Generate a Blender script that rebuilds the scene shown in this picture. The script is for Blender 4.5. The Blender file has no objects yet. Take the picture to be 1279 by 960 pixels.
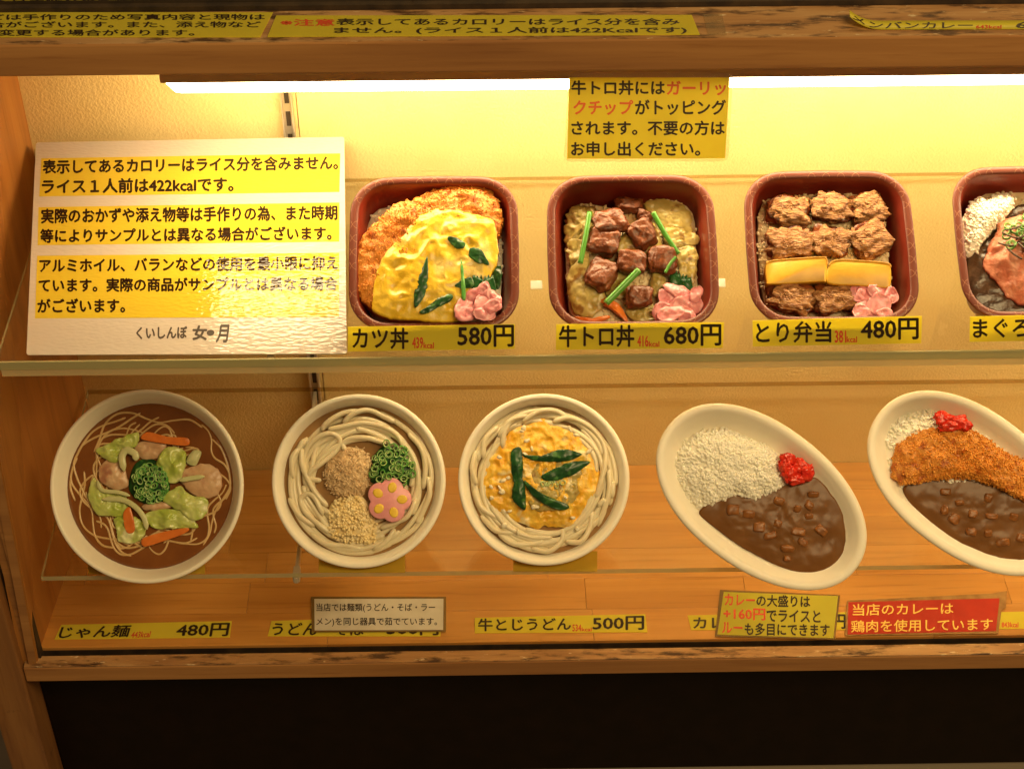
import bpy, bmesh, math, random
import numpy as np
from math import sin, cos, pi, radians
from mathutils import Matrix, Vector
random.seed(7)
SC = bpy.context.scene
COL = SC.collection

# ------------------------------------------------------------------ camera
F, TH, YAW, ROLL, CAMZ = 2200.0, radians(41), radians(.8), radians(.15), 1.8
fw = np.array([sin(YAW)*cos(TH), cos(YAW)*cos(TH), -sin(TH)])
r0 = np.array([cos(YAW), -sin(YAW), 0.0]); u0 = np.cross(r0, fw)
cr = cos(ROLL)*r0 - sin(ROLL)*u0; cu = sin(ROLL)*r0 + cos(ROLL)*u0
CAM = np.array([0, 0, CAMZ])
cam = bpy.data.objects.new('camera', bpy.data.cameras.new('camera'))
COL.objects.link(cam); SC.camera = cam
cam.matrix_world = Matrix(((cr[0], cu[0], -fw[0], 0), (cr[1], cu[1], -fw[1], 0), (cr[2], cu[2], -fw[2], CAMZ), (0, 0, 0, 1)))
cam.data.sensor_width = 36; cam.data.lens = F/1279*36
cam.data.clip_start = .05; cam.data.clip_end = 50

# ------------------------------------------------------------------ world, room light, exposure
W = bpy.data.worlds.new('World'); SC.world = W; W.use_nodes = True
W.node_tree.nodes['Background'].inputs[0].default_value = (1.0, .62, .30, 1)
W.node_tree.nodes['Background'].inputs[1].default_value = .12
def area(name, loc, target, sx, sy, power, color):
    l = bpy.data.lights.new(name, 'AREA'); l.shape = 'RECTANGLE'; l.size = sx; l.size_y = sy
    l.energy = power; l.color = color
    o = bpy.data.objects.new(name, l); COL.objects.link(o); o.location = loc
    o.rotation_euler = (Vector(target)-Vector(loc)).to_track_quat('-Z', 'Y').to_euler()
    return o
area('room_ceiling_light', (1.1, -.2, 2.9), (.2, 1.2, .8), 1.6, .9, 56, (1, .73, .35))
SC.view_settings.view_transform = 'Standard'; SC.view_settings.look = 'None'
SC.view_settings.exposure = 0; SC.view_settings.gamma = 1
SC.cycles.max_bounces = 10; SC.cycles.diffuse_bounces = 4; SC.cycles.glossy_bounces = 4
SC.cycles.transparent_max_bounces = 16; SC.cycles.caustics_reflective = False; SC.cycles.caustics_refractive = False
SC.cycles.sample_clamp_indirect = 6

# ------------------------------------------------------------------ measured places (metres)
ZF, Z1, Z2 = .400, .5304, .8046           # case floor, lower shelf top, upper shelf top
YB, YS, YFLOOR = 1.468, 1.183, 1.204      # back wall, shelf fronts, floor front
XL, XR = -.4505, 1.05
ZLEDGE = 1.099

def ray(x, y): return fw + (x-639.5)/F*cr - (y-480)/F*cu
def on(x, y, ax, v):
    d = ray(x, y); return CAM + d*((v-CAM[ax])/d[ax])
class Frame:
    """a tilted plane: u to the right, v up the slope, n out of it"""
    def __init__(s, org, slope, yaw=0):
        a = radians(slope)
        s.o = np.array(org, float); s.slope = a
        s.u = np.array([1, 0, 0.]); s.v = np.array([0, cos(a), sin(a)]); s.n = np.array([0, -sin(a), cos(a)])
    def P(s, x, y, h=0.0):
        d = ray(x, y); t = ((s.o + s.n*h - CAM)@s.n)/(d@s.n); q = CAM + d*t - s.o
        return np.array([q@s.u, q@s.v, h])

# ------------------------------------------------------------------ materials
def rgba(c): return (c[0], c[1], c[2], 1)
def new_mat(name):
    m = bpy.data.materials.new(name); m.use_nodes = True
    nt = m.node_tree; return m, nt, nt.nodes['Principled BSDF'], nt.nodes['Material Output']
def setin(b, **k):
    for a, v in k.items(): b.inputs[a.replace('_', ' ')].default_value = v
def mat(name, col, rough=.5, col2=None, scale=200, bump=0, bscale=None, stretch=(1, 1, 1), sss=0, coat=0, coatk=.3, contrast=(.35, .65), detail=4, spec=.5, col3=None, scale3=60, metal=0, bdist=.001, objvar=0, bdet=5):
    m, nt, b, out = new_mat(name); N = nt.nodes; L = nt.links
    setin(b, Base_Color=rgba(col), Roughness=rough, Metallic=metal, Coat_Weight=coat*coatk, Coat_Roughness=.15)
    b.inputs['Specular IOR Level'].default_value = spec*.8
    if sss:
        b.inputs['Subsurface Weight'].default_value = sss; b.inputs['Subsurface Radius'].default_value = (.004, .0025, .0012); b.inputs['Subsurface Scale'].default_value = 1
    tc = N.new('ShaderNodeTexCoord'); mp = N.new('ShaderNodeMapping'); mp.inputs['Scale'].default_value = stretch
    L.new(tc.outputs['Object'], mp.inputs[0]); cur = None
    def noise(sc, det=4):
        n = N.new('ShaderNodeTexNoise'); n.inputs['Scale'].default_value = sc; n.inputs['Detail'].default_value = det; L.new(mp.outputs[0], n.inputs[0]); return n
    if objvar:
        oi = N.new('ShaderNodeObjectInfo'); vm = N.new('ShaderNodeVectorMath'); vm.operation = 'SCALE'; vm.inputs['Scale'].default_value = 7.3
        cb = N.new('ShaderNodeCombineXYZ')
        for i in range(3): L.new(oi.outputs['Random'], cb.inputs[i])
        L.new(cb.outputs[0], vm.inputs[0]); L.new(vm.outputs[0], mp.inputs['Location'])
    if col2 is not None:
        n = noise(scale, detail); r = N.new('ShaderNodeMapRange'); r.inputs[1].default_value, r.inputs[2].default_value = contrast
        L.new(n.outputs[0], r.inputs[0]); mx = N.new('ShaderNodeMix'); mx.data_type = 'RGBA'
        mx.inputs[6].default_value = rgba(col); mx.inputs[7].default_value = rgba(col2); L.new(r.outputs[0], mx.inputs[0]); cur = mx.outputs[2]
    if col3 is not None:
        n = noise(scale3, 3); r = N.new('ShaderNodeMapRange'); r.inputs[1].default_value, r.inputs[2].default_value = .56, .66
        L.new(n.outputs[0], r.inputs[0]); mx = N.new('ShaderNodeMix'); mx.data_type = 'RGBA'
        if cur is not None: L.new(cur, mx.inputs[6])
        else: mx.inputs[6].default_value = rgba(col)
        mx.inputs[7].default_value = rgba(col3); L.new(r.outputs[0], mx.inputs[0]); cur = mx.outputs[2]
    if objvar and cur is not None:
        hs = N.new('ShaderNodeHueSaturation'); r = N.new('ShaderNodeMapRange'); r.inputs[3].default_value = 1-objvar; r.inputs[4].default_value = 1+objvar
        L.new(oi.outputs['Random'], r.inputs[0]); L.new(r.outputs[0], hs.inputs['Value']); L.new(cur, hs.inputs['Color']); cur = hs.outputs[0]
    if cur is not None: L.new(cur, b.inputs['Base Color'])
    if bump:
        n = noise(bscale or scale, bdet); bp = N.new('ShaderNodeBump'); bp.inputs['Strength'].default_value = bump; bp.inputs['Distance'].default_value = bdist
        L.new(n.outputs[0], bp.inputs['Height']); L.new(bp.outputs[0], b.inputs['Normal'])
    return m

def wood(name, a, b_, c, rough=.45, grain=(2.2, 40, 40), objvar=.12, coat=.0, dirt=None, spots=None):
    m, nt, b, out = new_mat(name); N = nt.nodes; L = nt.links
    tc = N.new('ShaderNodeTexCoord'); oi = N.new('ShaderNodeObjectInfo'); cb = N.new('ShaderNodeCombineXYZ')
    for i in range(3): L.new(oi.outputs['Random'], cb.inputs[i])
    vm = N.new('ShaderNodeVectorMath'); vm.operation = 'SCALE'; vm.inputs['Scale'].default_value = 9.7; L.new(cb.outputs[0], vm.inputs[0])
    mp = N.new('ShaderNodeMapping'); mp.inputs['Scale'].default_value = grain; L.new(tc.outputs['Object'], mp.inputs[0]); L.new(vm.outputs[0], mp.inputs['Location'])
    n1 = N.new('ShaderNodeTexNoise'); n1.inputs['Scale'].default_value = 1; n1.inputs['Detail'].default_value = 5; n1.inputs['Distortion'].default_value = .6; L.new(mp.outputs[0], n1.inputs[0])
    n2 = N.new('ShaderNodeTexNoise'); n2.inputs['Scale'].default_value = 6; n2.inputs['Detail'].default_value = 3; L.new(mp.outputs[0], n2.inputs[0])
    cr_ = N.new('ShaderNodeValToRGB'); e = cr_.color_ramp.elements; e[0].position = .3; e[0].color = rgba(a); e[1].position = .72; e[1].color = rgba(c)
    k = cr_.color_ramp.elements.new(.5); k.color = rgba(b_); L.new(n1.outputs[0], cr_.inputs[0])
    hs = N.new('ShaderNodeHueSaturation'); r = N.new('ShaderNodeMapRange'); r.inputs[3].default_value = 1-objvar; r.inputs[4].default_value = 1+objvar
    L.new(oi.outputs['Random'], r.inputs[0]); L.new(r.outputs[0], hs.inputs['Value']); L.new(cr_.outputs[0], hs.inputs['Color']); cur = hs.outputs[0]
    mx = N.new('ShaderNodeMix'); mx.data_type = 'RGBA'; mx.blend_type = 'MULTIPLY'; r2 = N.new('ShaderNodeMapRange'); r2.inputs[1].default_value = .55; r2.inputs[2].default_value = .75; r2.inputs[4].default_value = .45
    L.new(n2.outputs[0], r2.inputs[0]); L.new(r2.outputs[0], mx.inputs[0]); L.new(cur, mx.inputs[6]); mx.inputs[7].default_value = (.55, .42, .3, 1); cur = mx.outputs[2]
    for (dcol, sc, lo, hi, st) in (dirt or []):
        mp2 = N.new('ShaderNodeMapping'); mp2.inputs['Scale'].default_value = st; L.new(tc.outputs['Object'], mp2.inputs[0])
        n3 = N.new('ShaderNodeTexNoise'); n3.inputs['Scale'].default_value = sc; n3.inputs['Detail'].default_value = 6; n3.inputs['Roughness'].default_value = .65; L.new(mp2.outputs[0], n3.inputs[0])
        r3 = N.new('ShaderNodeMapRange'); r3.inputs[1].default_value = lo; r3.inputs[2].default_value = hi; L.new(n3.outputs[0], r3.inputs[0])
        m3 = N.new('ShaderNodeMix'); m3.data_type = 'RGBA'; L.new(r3.outputs[0], m3.inputs[0]); L.new(cur, m3.inputs[6]); m3.inputs[7].default_value = rgba(dcol); cur = m3.outputs[2]
    L.new(cur, b.inputs['Base Color']); setin(b, Roughness=rough, Coat_Weight=coat, Coat_Roughness=.25)
    bp = N.new('ShaderNodeBump'); bp.inputs['Strength'].default_value = .25; bp.inputs['Distance'].default_value = .001; L.new(n2.outputs[0], bp.inputs['Height']); L.new(bp.outputs[0], b.inputs['Normal'])
    return m

def glassy(name, tint, rough=.02, body=None, bodyfac=0.0):
    """thin clear sheet: fresnel reflection over tinted transparency"""
    m, nt, b, out = new_mat(name); N = nt.nodes; L = nt.links; N.remove(b)
    t = N.new('ShaderNodeBsdfTransparent'); t.inputs[0].default_value = rgba(tint)
    g = N.new('ShaderNodeBsdfGlossy'); g.inputs['Roughness'].default_value = rough; g.inputs[0].default_value = (1, 1, 1, 1)
    fr = N.new('ShaderNodeFresnel'); ge = N.new('ShaderNodeNewGeometry'); mi_ = N.new('ShaderNodeMapRange')
    mi_.inputs[3].default_value = 1.5; mi_.inputs[4].default_value = 1/1.5; L.new(ge.outputs['Backfacing'], mi_.inputs[0]); L.new(mi_.outputs[0], fr.inputs[0])
    a = t.outputs[0]
    if body:
        d = N.new('ShaderNodeBsdfDiffuse'); d.inputs[0].default_value = rgba(body); mx0 = N.new('ShaderNodeMixShader'); mx0.inputs[0].default_value = bodyfac
        L.new(t.outputs[0], mx0.inputs[1]); L.new(d.outputs[0], mx0.inputs[2]); a = mx0.outputs[0]
    mx = N.new('ShaderNodeMixShader'); L.new(fr.outputs[0], mx.inputs[0]); L.new(a, mx.inputs[1]); L.new(g.outputs[0], mx.inputs[2]); L.new(mx.outputs[0], out.inputs[0])
    return m
def emit(name, col, s):
    m, nt, b, out = new_mat(name); nt.nodes.remove(b); e = nt.nodes.new('ShaderNodeEmission'); e.inputs[0].default_value = rgba(col); e.inputs[1].default_value = s
    nt.links.new(e.outputs[0], out.inputs[0]); return m

M = {}
M['paper_wall'] = mat('cream_wallpaper', (.88, .69, .31), .55, (.84, .65, .275), 14, bump=.8, bscale=380, bdist=.0013)
M['wood_in'] = wood('amber_pine', (.44, .185, .036), (.52, .235, .05), (.58, .28, .07), .34, objvar=.06, coat=.15)
M['wood_side'] = wood('amber_side_board', (.32, .12, .025), (.41, .165, .036), (.48, .21, .05), .4, grain=(30, 30, 2.0), objvar=.05)
DK = (.045, .02, .01)
M['wood_out'] = wood('worn_brown_wood', (.28, .12, .038), (.37, .17, .052), (.45, .22, .072), .5, objvar=.05, dirt=[(DK, 22, .70, .80, (1, 1.5, 2.2)), ((.42, .27, .13), 40, .72, .78, (1, 3, 3))])
M['wood_post'] = wood('worn_post_wood', (.18, .07, .022), (.25, .105, .03), (.31, .14, .042), .5, grain=(34, 34, 2.4), objvar=.04, dirt=[(DK, 30, .62, .72, (1, 1, .8))])
M['wood_top'] = wood('scuffed_sill_wood', (.26, .12, .045), (.42, .22, .085), (.55, .34, .16), .55, objvar=.03, grain=(5, 60, 60), dirt=[((.07, .03, .012), 38, .50, .62, (.6, 2.4, 2)), ((.66, .50, .30), 80, .62, .67, (.8, 2.4, 2))])
M['black'] = mat('dark_groove', (.02, .012, .008), .6, (.05, .03, .015), 60)
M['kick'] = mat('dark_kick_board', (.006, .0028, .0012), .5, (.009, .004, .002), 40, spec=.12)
M['plinth'] = mat('pale_plinth', (.30, .26, .20), .5)
M['ground'] = mat('pale_floor_tile', (.36, .31, .24), .5, (.30, .26, .20), 18)
M['glass'] = glassy('shelf_glass', (.985, .985, .965))
M['glass_edge'] = glassy('green_glass_edge', (.70, .68, .42), .1, (.62, .58, .32), .5)
M['back_edge'] = glassy('glass_back_edge', (.62, .52, .32), .1)
M['strip'] = glassy('clear_plastic_strip', (.90, .84, .66), .08, (.85, .72, .42), .42)
M['tank'] = None
M['acrylic'] = glassy('clear_acrylic', (.93, .91, .84), .03, (.8, .7, .5), .06)
M['steel'] = mat('bracket_steel', (.66, .58, .46), .36, metal=.6)
M['slot'] = mat('slot_dark', (.05, .035, .02), .6)
M['ink'] = mat('dark_print', (.022, .010, .006), .5)
M['red_ink'] = mat('red_print', (.62, .07, .025), .5)
M['orange_ink'] = mat('orange_red_print', (.72, .13, .03), .5)
M['gold_ink'] = mat('yellow_print', (.85, .58, .12), .5)
M['grey_ink'] = mat('brush_print', (.05, .035, .025), .5)
M['yellow'] = mat('yellow_label_paper', (.90, .82, .09), .42, (.88, .78, .08), 40, bump=.05, bscale=90)
M['yellow_old'] = mat('aged_yellow_label', (.66, .47, .045), .35, (.56, .38, .035), 30, bump=.08, bscale=60)
LAM = dict(bump=1.0, bscale=260, stretch=(.55, 1.3, 1), bdist=.00055, bdet=1)
M['yellow_sign'] = mat('bright_yellow_print', (.60, .46, .035), .05, (.58, .44, .035), 20, spec=.45, **LAM)
M['ink_sign'] = mat('print_under_laminate', (.022, .010, .006), .05, spec=.45, **LAM)
M['white_sign'] = mat('laminated_white_sheet', (.54, .49, .44), .05, (.52, .47, .42), 20, spec=.45, **LAM)
M['note'] = mat('aged_white_note', (.62, .58, .50), .3, (.56, .52, .44), 50)
M['red_card'] = mat('red_card', (.42, .022, .010), .4, (.38, .018, .008), 50)
M['tape'] = mat('aged_clear_tape', (.36, .20, .07), .25, (.24, .12, .04), 70)
M['lam'] = glassy('laminate_film', (.97, .95, .88), .1, (.8, .68, .45), .06)
M['lam_old'] = glassy('aged_laminate_film', (.55, .42, .25), .15, (.34, .22, .08), .45)
M['card_old'] = glassy('faded_yellow_card', (.75, .65, .25), .2, (.60, .42, .05), .55)
M['lacquer'] = mat('brown_red_plastic', (.18, .020, .009), .32, (.16, .017, .008), 30, coat=.25)
M['box_rim'] = mat('brown_rim_plastic', (.15, .034, .018), .4, (.135, .029, .015), 30, coat=.2)
M['rimline'] = mat('cream_rim_pattern', (.40, .20, .11), .4)
M['foam'] = mat('white_foam_bowl', (.90, .84, .70), .4, (.88, .82, .68), 60, bump=.04, bscale=400, sss=.05, coat=.15)
M['glint'] = mat('white_glint_paint', (.95, .93, .85), .15)  # white colour for the stand-in reflections beside the second box
M['rice'] = mat('rice_grain', (.95, .91, .78), .5, (.93, .88, .74), 120, sss=.15, coat=.2)
M['rice_brown'] = mat('sauced_rice_grain', (.60, .44, .22), .4, (.78, .66, .44), 120, coat=.3)
M['cutlet'] = mat('fried_crumb_coat', (.58, .21, .022), .5, (.68, .29, .045), 260, bump=.8, bscale=600, coat=.25, col3=(.42, .11, .012), scale3=90)
M['crumb'] = mat('golden_crumb', (.68, .25, .026), .5, (.80, .38, .07), 420, coat=.3, col3=(.50, .14, .014), scale3=90)
M['egg'] = mat('cooked_egg', (.66, .42, .018), .3, (.72, .50, .05), 60, bump=.6, bscale=160, bdist=.0015, sss=.05, coat=.5, col3=(.76, .58, .17), scale3=36)
M['egg_orange'] = mat('orange_cooked_egg', (.80, .40, .02), .28, (.84, .55, .08), 90, bump=.7, bscale=190, bdist=.002, coat=.5, col3=(.78, .66, .36), scale3=55)
M['tamago'] = mat('rolled_omelette', (.66, .38, .03), .42, (.60, .33, .025), 90, bump=.15, bscale=200, sss=.08, coat=.2)
M['tamago_skin'] = mat('browned_omelette_edge', (.62, .34, .05), .4, (.50, .24, .03), 160)
M['green'] = mat('dark_leek', (.008, .045, .012), .3, (.016, .085, .02), 90, coat=.3, col3=(.05, .16, .035), scale3=130)
M['leek_pale'] = mat('pale_leek_inside', (.42, .52, .20), .3, (.55, .62, .30), 120)
M['stalk'] = mat('garlic_shoot', (.07, .26, .03), .22, (.10, .32, .045), 60, coat=.5)
M['stalk_end'] = mat('garlic_shoot_cut', (.30, .44, .10), .4)
M['baran'] = mat('green_plastic_grass', (.006, .05, .012), .25, (.012, .08, .018), 60, coat=.4)
M['onion'] = mat('green_onion_skin', (.05, .24, .03), .32, (.14, .42, .08), 120, coat=.4)
M['onion_in'] = mat('green_onion_flesh', (.42, .60, .20), .3, (.56, .68, .34), 200, coat=.3)
M['pink'] = mat('pink_pickle', (.66, .21, .24), .3, (.74, .34, .36), 130, sss=.15, coat=.5, bump=.2, bscale=250)
M['red_pickle'] = mat('red_pickle', (.66, .02, .012), .22, (.75, .05, .02), 160, coat=.6, bump=.5, bscale=350)
M['beef'] = mat('glazed_beef', (.125, .030, .010), .34, (.20, .055, .018), 150, bump=.8, bscale=220, bdist=.0018, coat=.5)
M['chicken'] = mat('roast_chicken_meat', (.48, .24, .085), .4, (.26, .095, .026), 140, bump=1, bscale=260, bdist=.003, stretch=(1, 2.6, 1), coat=.35)
M['chicken_skin'] = mat('glazed_chicken_skin', (.10, .018, .006), .28, (.22, .055, .012), 160, bump=.6, bscale=300, coat=.7)
M['cabbage'] = mat('cooked_cabbage', (.36, .26, .06), .3, (.52, .42, .15), 60, bump=.4, bscale=90, sss=.05, coat=.5, col3=(.24, .12, .025), scale3=80)
M['cabbage_fresh'] = mat('green_cabbage', (.40, .50, .08), .28, (.60, .64, .24), 55, bump=.5, bscale=110, sss=.08, coat=.4, col3=(.72, .72, .42), scale3=45)
M['cabbage_pale'] = mat('white_cabbage_rib', (.60, .60, .32), .3, (.50, .52, .24), 60, coat=.4)
M['carrot'] = mat('carrot', (.72, .20, .03), .3, (.62, .15, .02), 90, coat=.3)
M['pork'] = mat('sliced_pork', (.52, .30, .16), .36, (.66, .45, .27), 70, bump=.4, bscale=180, coat=.35, col3=(.42, .19, .11), scale3=60)
M['udon'] = mat('udon_noodle', (.74, .66, .46), .26, (.70, .60, .40), 60, sss=.15, coat=.5)
M['ramen'] = mat('thin_noodle', (.66, .46, .22), .3, (.56, .36, .15), 90, coat=.5)
M['broth_dark'] = mat('brown_clear_soup', (.22, .075, .016), .05, (.17, .055, .012), 35, coat=1, bump=.04, bscale=60)
M['broth'] = mat('light_soup', (.34, .19, .075), .12, (.26, .14, .05), 35, coat=1)
M['curry'] = mat('curry_sauce', (.15, .062, .018), .28, (.18, .078, .024), 50, bump=.03, bscale=50, bdist=.001, coat=.1, spec=.2)
M['curry_cube'] = mat('curry_vegetable', (.27, .10, .024), .35, (.18, .065, .016), 160, coat=.3, spec=.3)
M['bonito'] = mat('bonito_flake', (.62, .42, .22), .5, (.74, .56, .34), 260)
M['tenkasu'] = mat('tempura_bit', (.82, .64, .30), .4, (.88, .74, .44), 120, coat=.3)
M['cake_pink'] = mat('pink_fish_cake', (.82, .36, .38), .35, (.78, .32, .34), 120, sss=.1, bump=.2, bscale=260)
M['cake_yellow'] = mat('yellow_fish_cake', (.86, .60, .08), .35, (.80, .52, .05), 120)
M['tuna'] = mat('minced_tuna', (.60, .19, .11), .3, (.70, .32, .21), 110, bump=.8, bscale=240, bdist=.002, sss=.12, coat=.5)
M['dark_sauce'] = mat('dark_seaweed_layer', (.045, .024, .014), .22, (.10, .055, .03), 160, bump=.6, bscale=320, coat=.6)
def translucent(m, f):
    nt = m.node_tree; N, L = nt.nodes, nt.links; b = N['Principled BSDF']; o = N['Material Output']; t = N.new('ShaderNodeBsdfTranslucent'); x = N.new('ShaderNodeMixShader'); x.inputs[0].default_value = f
    src = b.inputs['Base Color']
    if src.is_linked: L.new(src.links[0].from_socket, t.inputs[0])
    else: t.inputs[0].default_value = src.default_value
    L.new(b.outputs[0], x.inputs[1]); L.new(t.outputs[0], x.inputs[2]); L.new(x.outputs[0], o.inputs[0])
translucent(M['yellow'], .55)
M['tube'] = emit('lamp_diffuser', (1, .75, .40), 36)

# ------------------------------------------------------------------ mesh tools
class MB:
    def __init__(s): s.v = []; s.f = []; s.mi = []; s.n = 0
    def add(s, v, f, mi=0):
        v = np.asarray(v, float).reshape(-1, 3); s.v.append(v); b = s.n
        s.f += [tuple(int(i)+b for i in q) for q in f]; s.mi += [mi]*len(f); s.n += len(v); return s
    def build(s, name, m, parent=None, smooth=True, kind=None, label=None):
        me = bpy.data.meshes.new(name); me.from_pydata(np.concatenate(s.v).tolist(), [], s.f)
        for q in (m if isinstance(m, (list, tuple)) else [m]): me.materials.append(q)
        me.polygons.foreach_set('material_index', s.mi); me.polygons.foreach_set('use_smooth', [smooth]*len(s.f)); me.update()
        bm = bmesh.new(); bm.from_mesh(me); bmesh.ops.recalc_face_normals(bm, faces=bm.faces); bm.to_mesh(me); bm.free()
        o = bpy.data.objects.new(name, me); COL.objects.link(o); o.parent = parent
        if kind: o['kind'] = kind
        if label: o['label'] = label
        return o
def thing(name, label, cat, frame=None, loc=(0, 0, 0), group=None, kind=None):
    o = bpy.data.objects.new(name, None); o.empty_display_size = .02; COL.objects.link(o)
    if frame is not None: o.location = frame.o; o.rotation_euler = (frame.slope, 0, 0)
    else: o.location = loc
    o['label'] = label; o['category'] = cat
    if group: o['group'] = group
    if kind: o['kind'] = kind
    return o
def struct(o): o['kind'] = 'structure'; return o

def box_mesh(x0, x1, y0, y1, z0, z1, bev=0.0015, seg=2):
    bm = bmesh.new(); bmesh.ops.create_cube(bm, size=1)
    for v in bm.verts: v.co = ((x0+x1)/2+v.co.x*(x1-x0), (y0+y1)/2+v.co.y*(y1-y0), (z0+z1)/2+v.co.z*(z1-z0))
    if bev: bmesh.ops.bevel(bm, geom=bm.edges[:], offset=bev, segments=seg, profile=.6, affect='EDGES')
    vs = [v.co[:] for v in bm.verts]; fs = [[v.index for v in f.verts] for f in bm.faces]; bm.free(); return vs, fs
def box(name, b, m, parent=None, bev=.0015, **k):
    mb = MB(); mb.add(*box_mesh(*b, bev)); return mb.build(name, m, parent, smooth=False, **k)
def prism(poly, h0, h1):
    """poly: list of local (x, y); extruded from h0 to h1"""
    n = len(poly); v = [(p[0], p[1], h0) for p in poly]+[(p[0], p[1], h1) for p in poly]
    f = [tuple(range(n, 2*n)), tuple(reversed(range(n)))]+[(i, (i+1) % n, n+(i+1) % n, n+i) for i in range(n)]
    return v, f

_rs = np.random.RandomState(5); _T = _rs.rand(32, 32, 32)*2-1
def vnoise(p):
    p = np.asarray(p); i = np.floor(p).astype(int); f = p-i; f = f*f*(3-2*f); r = 0
    for dx in (0, 1):
        for dy in (0, 1):
            for dz in (0, 1):
                w = (f[..., 0] if dx else 1-f[..., 0])*(f[..., 1] if dy else 1-f[..., 1])*(f[..., 2] if dz else 1-f[..., 2])
                r = r+w*_T[(i[..., 0]+dx) % 32, (i[..., 1]+dy) % 32, (i[..., 2]+dz) % 32]
    return r
def fbm(p, o=3):
    a, r = 1, 0
    for k in range(o): r = r+a*vnoise(np.asarray(p)*2**k+k*11.3); a *= .5
    return r
def catmull(pts, n, closed=False):
    P = np.asarray(pts, float); m = len(P); out = []
    segs = m if closed else m-1
    for i in range(segs):
        if closed: a, b, c, d = P[(i-1) % m], P[i], P[(i+1) % m], P[(i+2) % m]
        else: a, b, c, d = P[max(i-1, 0)], P[i], P[i+1], P[min(i+2, m-1)]
        for t in np.linspace(0, 1, n, endpoint=False):
            out.append(.5*((2*b)+(-a+c)*t+(2*a-5*b+4*c-d)*t*t+(-a+3*b-3*c+d)*t**3))
    if not closed: out.append(P[-1])
    return np.array(out)
def resample(pts, n):
    P = np.vstack([pts, pts[:1]]); s = np.r_[0, np.cumsum(np.linalg.norm(np.diff(P, axis=0), axis=1))]
    t = np.linspace(0, s[-1], n, endpoint=False); return np.stack([np.interp(t, s, P[:, k]) for k in range(P.shape[1])], 1)
def blob(outline, h, H, p=2.2, amp=0., ns=100, nr=14, nt=60, seed=0, smooth=True, edge=0., jag=0., jns=200, tilt=None, oct=3, thick=None, ridge=False):
    """closed domed patch over a local xy outline (n x 2)"""
    o = catmull(outline, 8, True) if smooth else np.asarray(outline, float)
    o = resample(o, nt); c = o.mean(0)
    if jag:
        q = np.c_[o*jns, np.full(len(o), seed*3.7)]; d = (o-c)/np.linalg.norm(o-c, axis=1)[:, None]; o = o+d*(fbm(q, 3)*jag)[:, None]
    V = []
    for k in range(nr+1):
        r = k/nr; r = r**.8; xy = c+(o-c)*r; dome = (1-r**p)
        q = np.c_[xy*ns, np.full(nt, seed*5.1+.3)]; nz = fbm(q, oct)
        if ridge: nz = .7-1.4*np.abs(nz)
        z = h+H*dome+amp*nz*min(1, (1-r)*5+.25)
        if tilt is not None: z = z+(xy-c)@np.asarray(tilt)
        V.append(np.c_[xy, z])
    bot = V[-1].copy(); bot[:, 2] -= edge if edge else max(H*.6, .0006)
    if thick:
        nb = [v.copy() for v in V[::-1]]
        for v in nb: v[:, 2] -= thick
        V = V+nb
    else: V.append(bot)
    n = len(V); F_ = []
    for k in range(n-1):
        for i in range(nt): j = (i+1) % nt; F_.append((k*nt+i, (k+1)*nt+i, (k+1)*nt+j, k*nt+j))
    VV = np.concatenate(V)
    if not thick: F_.append(tuple((n-1)*nt+i for i in range(nt)))
    return VV, F_
def tube(path, r, n=8, flat=1.0, taper=0):
    P = np.asarray(path, float); T = np.gradient(P, axis=0); T /= np.linalg.norm(T, axis=1)[:, None]+1e-12
    ref = np.array([0, 0, 1.]); A = np.cross(T, ref); A /= np.linalg.norm(A, axis=1)[:, None]+1e-9; B = np.cross(A, T)
    a = np.linspace(0, 2*pi, n, endpoint=False); rr = np.full(len(P), r) if np.isscalar(r) else np.asarray(r)
    if taper: rr = rr*np.clip(np.minimum(np.arange(len(P))+.6, len(P)-np.arange(len(P))-.4)/taper, .25, 1)
    V = (P[:, None]+rr[:, None, None]*(np.cos(a)[None, :, None]*A[:, None]+flat*np.sin(a)[None, :, None]*B[:, None])).reshape(-1, 3)
    F_ = [(k*n+i, k*n+(i+1) % n, (k+1)*n+(i+1) % n, (k+1)*n+i) for k in range(len(P)-1) for i in range(n)]
    F_ += [tuple(reversed(range(n))), tuple((len(P)-1)*n+i for i in range(n))]
    return V, F_
def ellipsoid(nu=6, nv=5):
    V = [(0, 0, 1)]+[(sin(pi*j/nv)*cos(2*pi*i/nu), sin(pi*j/nv)*sin(2*pi*i/nu), cos(pi*j/nv)) for j in range(1, nv) for i in range(nu)]+[(0, 0, -1)]
    F_ = [(0, 1+i, 1+(i+1) % nu) for i in range(nu)]
    for j in range(nv-2): F_ += [(1+j*nu+i, 1+(j+1)*nu+i, 1+(j+1)*nu+(i+1) % nu, 1+j*nu+(i+1) % nu) for i in range(nu)]
    L = len(V)-1; b = 1+(nv-2)*nu; F_ += [(b+i, L, b+(i+1) % nu) for i in range(nu)]
    return np.array(V, float), F_
def rots(n, rs, tilt=pi):
    a = rs.rand(n)*2*pi; t = (rs.rand(n)-.5)*tilt; ca, sa, ct, st = np.cos(a), np.sin(a), np.cos(t), np.sin(t)
    R = np.zeros((n, 3, 3)); R[:, 0, 0] = ca*ct; R[:, 0, 1] = -sa; R[:, 0, 2] = ca*st; R[:, 1, 0] = sa*ct; R[:, 1, 1] = ca; R[:, 1, 2] = sa*st; R[:, 2, 0] = -st; R[:, 2, 2] = ct
    return R
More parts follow.
